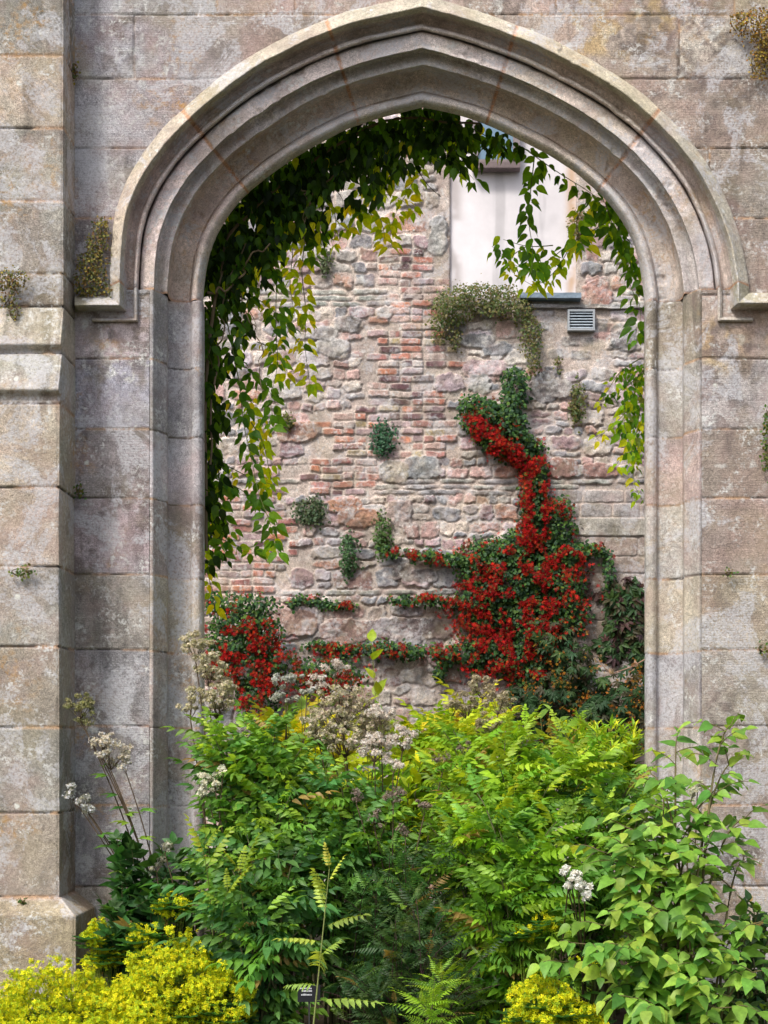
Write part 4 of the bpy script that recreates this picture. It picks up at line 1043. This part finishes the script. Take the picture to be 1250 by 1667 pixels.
shrub('green_shrub', 'low green shrub filling the gap behind the feathery shrubs in the archway', bpt(640, .3), tipset([(560, 1270, 60, 20, .3), (640, 1260, 60, 25, .2), (700, 1260, 60, 30, .3), (480, 1260, 60, 20, .3), (780, 1260, 60, 20, .3), (880, 1240, 60, 20, .3), (960, 1270, 60, 20, .3)], 10, 46), 510, T_OV, .10, G2+GY[:1], every=.035, start=.4, spread=60)
# right leafy bush with heart shaped leaves
tips = [P(a, b, y_) for a, b, y_ in ((1190, 1180, -1.5), (1200, 1235, -1.5), (1100, 1215, -1.5), (1215, 1330, -1.6), (1060, 1260, -1.5), (1160, 1290, -1.6), (1210, 1400, -1.5), (1015, 1345, -1.7), (975, 1385, -1.7), (1020, 1440, -1.8), (1050, 1330, -1.6),
        (905, 1565, -2.0), (930, 1535, -2.0), (975, 1505, -1.9), (1020, 1490, -1.9), (1030, 1625, -2.1), (1060, 1560, -2.0), (1120, 1500, -2.0), (1100, 1420, -1.8), (1150, 1380, -1.8), (1200, 1520, -1.8),
        (1240, 1580, -2.0), (1130, 1600, -2.1), (1190, 1640, -2.1), (1060, 1640, -2.2), (1240, 1500, -1.9), (1240, 1650, -1.9), (1010, 1540, -2.0), (1070, 1480, -1.9), (1130, 1450, -1.9), (1040, 1420, -1.8), (1150, 1550, -2.0), (1090, 1370, -1.7), (1020, 1380, -1.8), (1080, 1290, -1.6), (1130, 1340, -1.7))]
PH = [[.15, .33, .05], [.22, .41, .06], [.10, .25, .04], [.32, .49, .08]]
shrub('broad_leaved_bush', 'large pale green bush with broad pointed leaves at the right front', bpt(1120, -1.8), tips, 520, T_HEART, .092, PH, (.12, .10, .04), every=.048, start=.32, perwhorl=2, spread=78, r0=.009, bend=.34, tipsz=.7, twigs=7)
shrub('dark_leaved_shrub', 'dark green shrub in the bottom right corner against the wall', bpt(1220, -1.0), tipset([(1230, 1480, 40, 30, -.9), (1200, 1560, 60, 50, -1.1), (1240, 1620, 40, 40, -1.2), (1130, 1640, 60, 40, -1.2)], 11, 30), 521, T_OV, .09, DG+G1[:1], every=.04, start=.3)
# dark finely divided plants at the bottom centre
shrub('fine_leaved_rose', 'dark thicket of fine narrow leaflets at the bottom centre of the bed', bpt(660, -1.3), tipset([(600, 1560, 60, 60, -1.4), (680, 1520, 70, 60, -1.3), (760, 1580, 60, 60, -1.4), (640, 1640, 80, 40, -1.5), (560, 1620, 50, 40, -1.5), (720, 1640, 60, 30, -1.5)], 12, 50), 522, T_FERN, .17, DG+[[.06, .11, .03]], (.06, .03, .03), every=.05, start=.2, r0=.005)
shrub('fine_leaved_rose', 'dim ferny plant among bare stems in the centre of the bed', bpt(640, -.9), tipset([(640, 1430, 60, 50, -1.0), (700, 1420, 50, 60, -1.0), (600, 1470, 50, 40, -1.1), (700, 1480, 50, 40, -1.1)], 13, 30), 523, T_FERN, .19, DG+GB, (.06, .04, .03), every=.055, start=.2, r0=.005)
shrub('fine_leaved_rose', 'light green ferny sprout at the bottom edge right of the plant label', bpt(720, -1.7), tipset([(715, 1610, 12, 30, -1.7), (700, 1640, 20, 20, -1.7)], 14, 7), 524, T_FERN, .16, G2[:2], every=.045, start=.4, r0=.004)
shrub('upright_seedling', 'single upright pale shoot with round paired leaflets left of centre', bpt(533, -1.9), [P(536, 1415, -1.9)], 525, T_PINR, .23, [[.42, .52, .08], [.32, .45, .08]], (.22, .26, .08), every=.06, start=.5, spread=62, r0=.006, bend=0)
shrub('upright_seedling', 'yellow green shoot with round paired leaflets leaning out beside the lower left shrub', bpt(380, -1.0), [P(330, 1385, -1.35), P(385, 1410, -1.35), P(370, 1450, -1.35)], 526, T_PINR, .20, [[.24, .36, .04]], (.2, .22, .06), every=.09, start=.82, spread=62, r0=.004)
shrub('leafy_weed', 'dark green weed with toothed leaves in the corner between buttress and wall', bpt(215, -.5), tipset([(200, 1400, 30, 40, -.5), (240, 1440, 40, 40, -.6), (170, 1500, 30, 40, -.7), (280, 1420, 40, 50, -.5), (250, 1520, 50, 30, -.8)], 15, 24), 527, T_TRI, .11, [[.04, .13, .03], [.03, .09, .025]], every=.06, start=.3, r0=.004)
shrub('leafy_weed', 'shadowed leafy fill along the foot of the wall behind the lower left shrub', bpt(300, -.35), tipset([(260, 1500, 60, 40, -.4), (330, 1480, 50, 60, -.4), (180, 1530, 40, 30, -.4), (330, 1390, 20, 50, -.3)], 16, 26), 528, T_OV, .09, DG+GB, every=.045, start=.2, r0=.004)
shrub('tall_herb', 'upright herb with broad yellow green leaves rising into the archway left of centre', bpt(605, -.3), [P(605, 1045, -.3), P(615, 1130, -.3), P(590, 1120, -.35)], 529, T_OV, .13, [[.26, .38, .03], [.14, .28, .03]], (.22, .26, .05), every=.10, start=.72, spread=60, r0=.005, bend=.02)
shrub('tall_herb', 'leafy herb with pale broad leaves among white seed heads near the left jamb', bpt(490, -.4), [P(520, 1110, -.4), P(490, 1130, -.4), P(470, 1160, -.4), P(540, 1150, -.4)], 530, T_OV, .12, [[.13, .27, .05], [.2, .33, .06]], (.18, .22, .05), every=.09, start=.6, spread=65, r0=.005, bend=.05)
shrub('tall_herb', 'slender herb with pointed pale leaves at the top right of the plants in the archway', bpt(895, -.2), [P(895, 1155, -.2), P(880, 1170, -.2), P(912, 1175, -.2)], 531, T_OV, .13, [[.2, .34, .06], [.12, .26, .05]], (.18, .2, .06), every=.10, start=.72, spread=55, r0=.005, bend=.03)

# frothy seed heads and flowers on tall stems
def froth(name, label, base, heads, seed, cols, size=.007, dens=1.0, stemc=(.09, .06, .035), cat='flowering plant', leaves=True, group=None, tpl=None):
    """heads = (px, py, rx, ry, Y)"""
    rg = np.random.default_rng(seed)
    root = empty(name, (base[0], base[1], 0.0), label=label, cat=cat, group=group)
    Lf = Acc()
    for (a, b, rx, ry, Y) in heads:
        S = Acc(); A = Acc(); S0 = Acc()
        k = (CD+Y)/FPX; c = P(a, b, Y); bs = np.array([base[0]+rg.normal(0, .05), base[1]+rg.normal(0, .05), 0.])
        foot = c-[0, 0, ry*k*1.3]
        C = bez(bs, (bs+foot)/2+[(bs-foot)[0]*.25, 0, .1], foot, 14); S0.tube(C, .0055, .003, stemc, 5)
        # branching umbel: sub-clusters
        nc = max(4, int(rx*ry/(30 if rx > 25 else 42)))
        for i in range(nc):
            v = rg.normal(0, 1, 3); v /= np.linalg.norm(v); v *= rg.uniform(.35, 1.)
            q = c+v*[rx*k, rx*k*.8, ry*k]
            S.tube(bez(foot, (foot+q)/2+[0, 0, -.01], q, 5), .0016, .0007, stemc, 3)
            m = int(60*dens); r_ = rg.uniform(.012, .034)*(.62 if cat == 'flowering plant' and dens < .85 and size > .008 else 1)
            w_ = nrm(rg.normal(0, 1, (m, 3)))*rg.uniform(.3, 1, (m, 1))*r_*[1, 1, .7]
            pos = q+w_
            A.inst(tpl or T_STAR4, pos, orient(rg.normal(0, 1, (m, 3)), nrm(w_+[0, 0, .01])), size*rg.uniform(.6, 1.3, m), jit(cols, m, rg, .3, .06))
            for u in range(5):
                S.tube(np.array([q, q+w_[u]]), .0006, .0005, stemc, 3)
        if leaves:
            for f in np.linspace(.25, .85, 6):
                p = C[int(f*13)]; ang = rg.uniform(0, 6.28); d = np.array([math.cos(ang), math.sin(ang), .3])
                Lf.inst(T_TRI, p[None], orient(d[None], np.array([[0, 0, 1.]])), np.array([.10]), jit(G1, 1, rg))
        hd = A.build('flower_head', M_flower, root, False); S.build('stalks', M_stem, hd); S0.build('stem', M_stem, root)
    if leaves: Lf.build('foliage', M_leaf, root)
BEI = [[.56, .50, .34], [.66, .60, .46], [.46, .44, .22], [.62, .52, .44]]
PKW = [[.70, .64, .58], [.60, .50, .44], [.76, .72, .66]]
froth('seed_head_plant', 'fawn frothy seed heads standing against the left jamb', bpt(360, -.5), [(318, 1045, 28, 22, -.5), (340, 1085, 34, 26, -.5), (355, 1130, 44, 34, -.5), (310, 1140, 24, 24, -.45)], 601, BEI[:3], group=None)
froth('seed_head_plant', 'greenish fawn frothy heads in the middle left of the archway', bpt(580, -.6), [(560, 1145, 48, 34, -.6), (560, 1190, 58, 34, -.65), (610, 1185, 40, 34, -.6), (520, 1175, 30, 30, -.6)], 602, BEI+[[.24, .26, .12]])
froth('seed_head_plant', 'pinkish white flat flower heads right of the fawn heads at left of centre', bpt(620, -.6), [(545, 1085, 22, 14, -.5), (620, 1160, 26, 16, -.7), (610, 1215, 40, 20, -.75), (655, 1200, 28, 18, -.7), (520, 1110, 20, 14, -.5), (640, 1240, 24, 14, -.8)], 603, PKW)
froth('seed_head_plant', 'white flat flower heads above the red creeper beside the left shrub', bpt(470, -.5), [(470, 1105, 26, 16, -.5), (465, 1135, 20, 12, -.5), (500, 1120, 14, 10, -.5)], 604, [[.55, .55, .50], [.42, .44, .36]])
froth('seed_head_plant', 'tan frothy heads in the centre of the archway in front of the scarlet mass', bpt(780, -.2), [(785, 1115, 26, 18, -.2), (760, 1145, 34, 20, -.2), (810, 1140, 28, 18, -.25), (735, 1150, 20, 14, -.2), (790, 1180, 30, 20, -.3)], 605, [[.44, .38, .24], [.36, .30, .18], [.5, .44, .32]])
froth('seed_head_plant', 'dark stalks with fading brown heads in the centre of the bed', bpt(660, -1.0), [(610, 1330, 18, 16, -.9), (690, 1310, 16, 14, -.9), (640, 1290, 24, 14, -.85), (720, 1240, 16, 14, -.6), (580, 1290, 14, 14, -.9), (760, 1220, 14, 14, -.5), (660, 1350, 14, 12, -1.0)], 606, [[.24, .17, .14], [.32, .26, .22]], dens=.6)
froth('seed_head_plant', 'greenish seed heads leaning towards the buttress, uppermost on the left', bpt(300, -.35), [(130, 1145, 26, 20, -.4), (140, 1170, 18, 16, -.4)], 607, [[.26, .27, .10], [.32, .30, .16]], dens=.8)
froth('seed_head_plant', 'white and fawn flower heads between the buttress and the left jamb', bpt(300, -.4), [(180, 1220, 34, 26, -.42), (165, 1205, 24, 18, -.4), (205, 1245, 14, 10, -.42)], 608, PKW[:1]+BEI[:2]+[[.6, .6, .6]], dens=.8)
froth('seed_head_plant', 'small bright white flower heads low in front of the buttress corner', bpt(290, -.45), [(145, 1318, 16, 7, -.5), (135, 1300, 12, 9, -.48), (120, 1285, 16, 14, -.45)], 609, [[.72, .72, .74], [.3, .3, .22]], dens=1.)
froth('seed_head_plant', 'small dull white flowers in the shade right of the leafy weeds', bpt(290, -.6), [(268, 1378, 12, 8, -.6), (255, 1405, 18, 12, -.6), (480, 1395, 16, 10, -.9), (455, 1410, 12, 8, -.9)], 610, [[.5, .48, .4], [.3, .3, .2]], dens=.7)
WH = [[.80, .78, .66], [.72, .70, .55]]
froth('white_plume', 'creamy white flower plume at the left edge of the feathery shrubs', bpt(380, -.8), [(350, 1268, 20, 13, -.85), (338, 1282, 18, 12, -.85), (328, 1292, 10, 8, -.85), (362, 1256, 10, 8, -.85), (330, 1262, 8, 8, -.85)], 611, WH, .009, .8)
froth('white_plume', 'white flower plume in front of the bright green shrub at right', bpt(935, -1.1), [(942, 1444, 18, 13, -1.85), (930, 1428, 14, 9, -1.85), (918, 1415, 9, 6, -1.85), (952, 1456, 9, 7, -1.85), (924, 1442, 8, 8, -1.85)], 612, [[.85, .83, .76]], .010, .7)
froth('white_plume', 'faint cream plume behind the broad leaved bush near the right wall', bpt(1110, -.7), [(1135, 1275, 14, 12, -.7), (1125, 1290, 12, 10, -.7)], 613, [[.6, .6, .45]], .008, 1.)

# lady's mantle: froth of acid yellow stars over round leaves
def round_leaf(n=9):
    V = [(0, .35, -.05)]; 
    for k in range(n*2):
        a = 2*math.pi*k/(n*2)-math.pi/2; r = .5*(1 if k % 2 else .9); V.append((math.cos(a)*r, .45+math.sin(a)*r, .05+.06*(k % 2)))
    m = n*2
    return tmpl(V, [(0, 1+k, 1+(k+1) % m) for k in range(m)])
T_ROUND = round_leaf()
def mantle(label, mounds, seed, dens=1., leafy=26):
    rg = np.random.default_rng(seed); a0 = mounds[0]
    root = empty('yellow_flowered_mound', (*bpt(a0[0], a0[4]), 0), label=label, cat='flowering plant')
    A = Acc(); S = Acc(); Lf = Acc()
    for (a, b, rx, ry, Y) in mounds:
        k = (CD+Y)/FPX; c = P(a, b, Y)
        Rx, Rz = rx*k, ry*k; Ry = min(Rx, .34)
        nc = int(330*dens*rx*ry/10000)+5
        for i in range(nc):
            v = nrm(rg.normal(0, 1, 3)); v[2] = abs(v[2])*1.0-.25; v[1] -= .2; v = nrm(v)*rg.uniform(.72, 1.02)*(.72+.56*float(vn(v[0]*2.2+a, v[1]*2.2+v[2]*2.6+b, 1.3, seed)))
            q = c+v*[Rx, Ry, Rz]
            foot = np.array([c[0]+v[0]*Rx*.4, c[1]+v[1]*Ry*.4, max(.0, q[2]-.25)])
            S.tube(bez(foot, (foot+q)/2, q, 4), .0016, .0008, (.20, .26, .03), 3)
            m = 28; w_ = rg.normal(0, 1, (m, 3))*.0065; 
            # small side clusters
            w_ += (nrm(rg.normal(0, 1, (5, 3)))*[.026, .026, .018])[rg.integers(5, size=m)]
            A.inst(T_STAR4, q+w_, orient(rg.normal(0, 1, (m, 3)), nrm(w_+[0, -.004, .012])), .0095*rg.uniform(.7, 1.3, m), jit([[.68, .68, .012], [.54, .61, .014], [.78, .70, .014], [.34, .48, .02]], m, rg, .2, .05))
        nl = int(leafy*2*rx*ry/6000)+4
        v = nrm(rg.normal(0, 1, (nl, 3))); v[:, 2] = np.abs(v[:, 2])*.7-.3
        pos = c+v*[Rx*.86, Ry*.86, Rz*.86]
        Lf.inst(T_ROUND, pos, orient(np.stack([v[:, 0], v[:, 1]-.4, 0*v[:, 0]+.1], -1), nrm(v+[0, -.3, .8])), rg.uniform(.07, .12, nl), jit([[.07, .20, .06], [.05, .15, .05]], nl, rg))
    A.build('flowers', M_flower, root, False); S.build('stems', M_stem, root); Lf.build('foliage', M_leaf, root)
mantle('broad mound of acid yellow flowers in front of the buttress plinth, bottom left', [(120, 1690, 150, 110, -1.3), (300, 1630, 95, 105, -1.2), (30, 1710, 110, 95, -1.3), (220, 1670, 120, 90, -1.25), (350, 1670, 60, 90, -1.3), (130, 1720, 200, 60, -1.6)], 701)
mantle('small spray of yellow flowers with round leaves right beside the plinth', [(160, 1535, 20, 34, -.7), (172, 1565, 26, 24, -.7)], 702, 1.2, 60)
mantle('loose yellow flower sprays in shade above the large yellow mound', [(230, 1530, 22, 26, -.9), (280, 1480, 26, 30, -.7), (250, 1560, 30, 20, -1.0)], 703, .5, 60)
mantle('mound of yellow flowers under the broad leaved bush, right of bottom centre', [(885, 1655, 60, 66, -1.95), (945, 1685, 44, 50, -1.95)], 704, 1.)
mantle('thin yellow flower sprays in shade left of the white plume', [(855, 1525, 20, 22, -1.2), (890, 1505, 18, 12, -1.2), (960, 1580, 26, 22, -1.4), (1060, 1620, 24, 20, -1.8)], 705, .5, 50)

# small black plant label on a stake
t = empty('plant_label', (*bpt(500, -1.5), 0), label='small black plant label with white lettering on a thin stake, bottom centre', cat='plant label')
A = Acc(); c = P(503, 1617, -1.5)
A.box(c[0]-.05, c[0]+.05, c[1]-.003, c[1]+.003, c[2]-.038, c[2]+.038, (.008, .009, .014)); pl = A.build('plate', M_metal, t, False)
A = Acc(); A.box(c[0]-.004, c[0]+.004, c[1]+.004, c[1]+.010, 0, c[2], (.03, .03, .03)); A.build('stake', M_metal, t, False)
A = Acc(); rg = np.random.default_rng(3)
for r_, (z_, x0, x1) in enumerate(((.022, -.042, .012), (.010, -.032, .010), (-.006, -.034, .014))):
    x = x0
    while x < x1:
        w_ = rg.uniform(.0025, .005); A.box(c[0]+x, c[0]+x+w_, c[1]-.0045, c[1]-.0032, c[2]+z_-.003, c[2]+z_+rg.uniform(.002, .005), (.6, .62, .66)); x += w_+.0018
A.build('lettering', M_metal, pl, False)
# withered twig by the right jamb
t = empty('withered_twig', P(1050, 1095, .9), label='pinkish withered twig with curled leaves reaching left from the right jamb', cat='twig')
A = Acc(); C = np.array([P(a, b, .9) for a, b in ((1052, 1072), (1030, 1085), (1010, 1092), (997, 1097), (985, 1088), (972, 1072))]); A.tube(C, .004, .002, (.35, .20, .14), 5)
A.build('stem', M_stem, t); A = Acc(); rg = np.random.default_rng(8); m = 12
pos = C[rg.integers(6, size=m)]+rg.normal(0, .015, (m, 3)); A.inst(T_OV, pos, orient(rg.normal(0, 1, (m, 3)), nrm(rg.normal(0, 1, (m, 3)))), .045*rg.uniform(.5, 1.2, m), jit([[.42, .26, .18], [.5, .36, .28]], m, rg)); A.build('foliage', M_leaf, t)
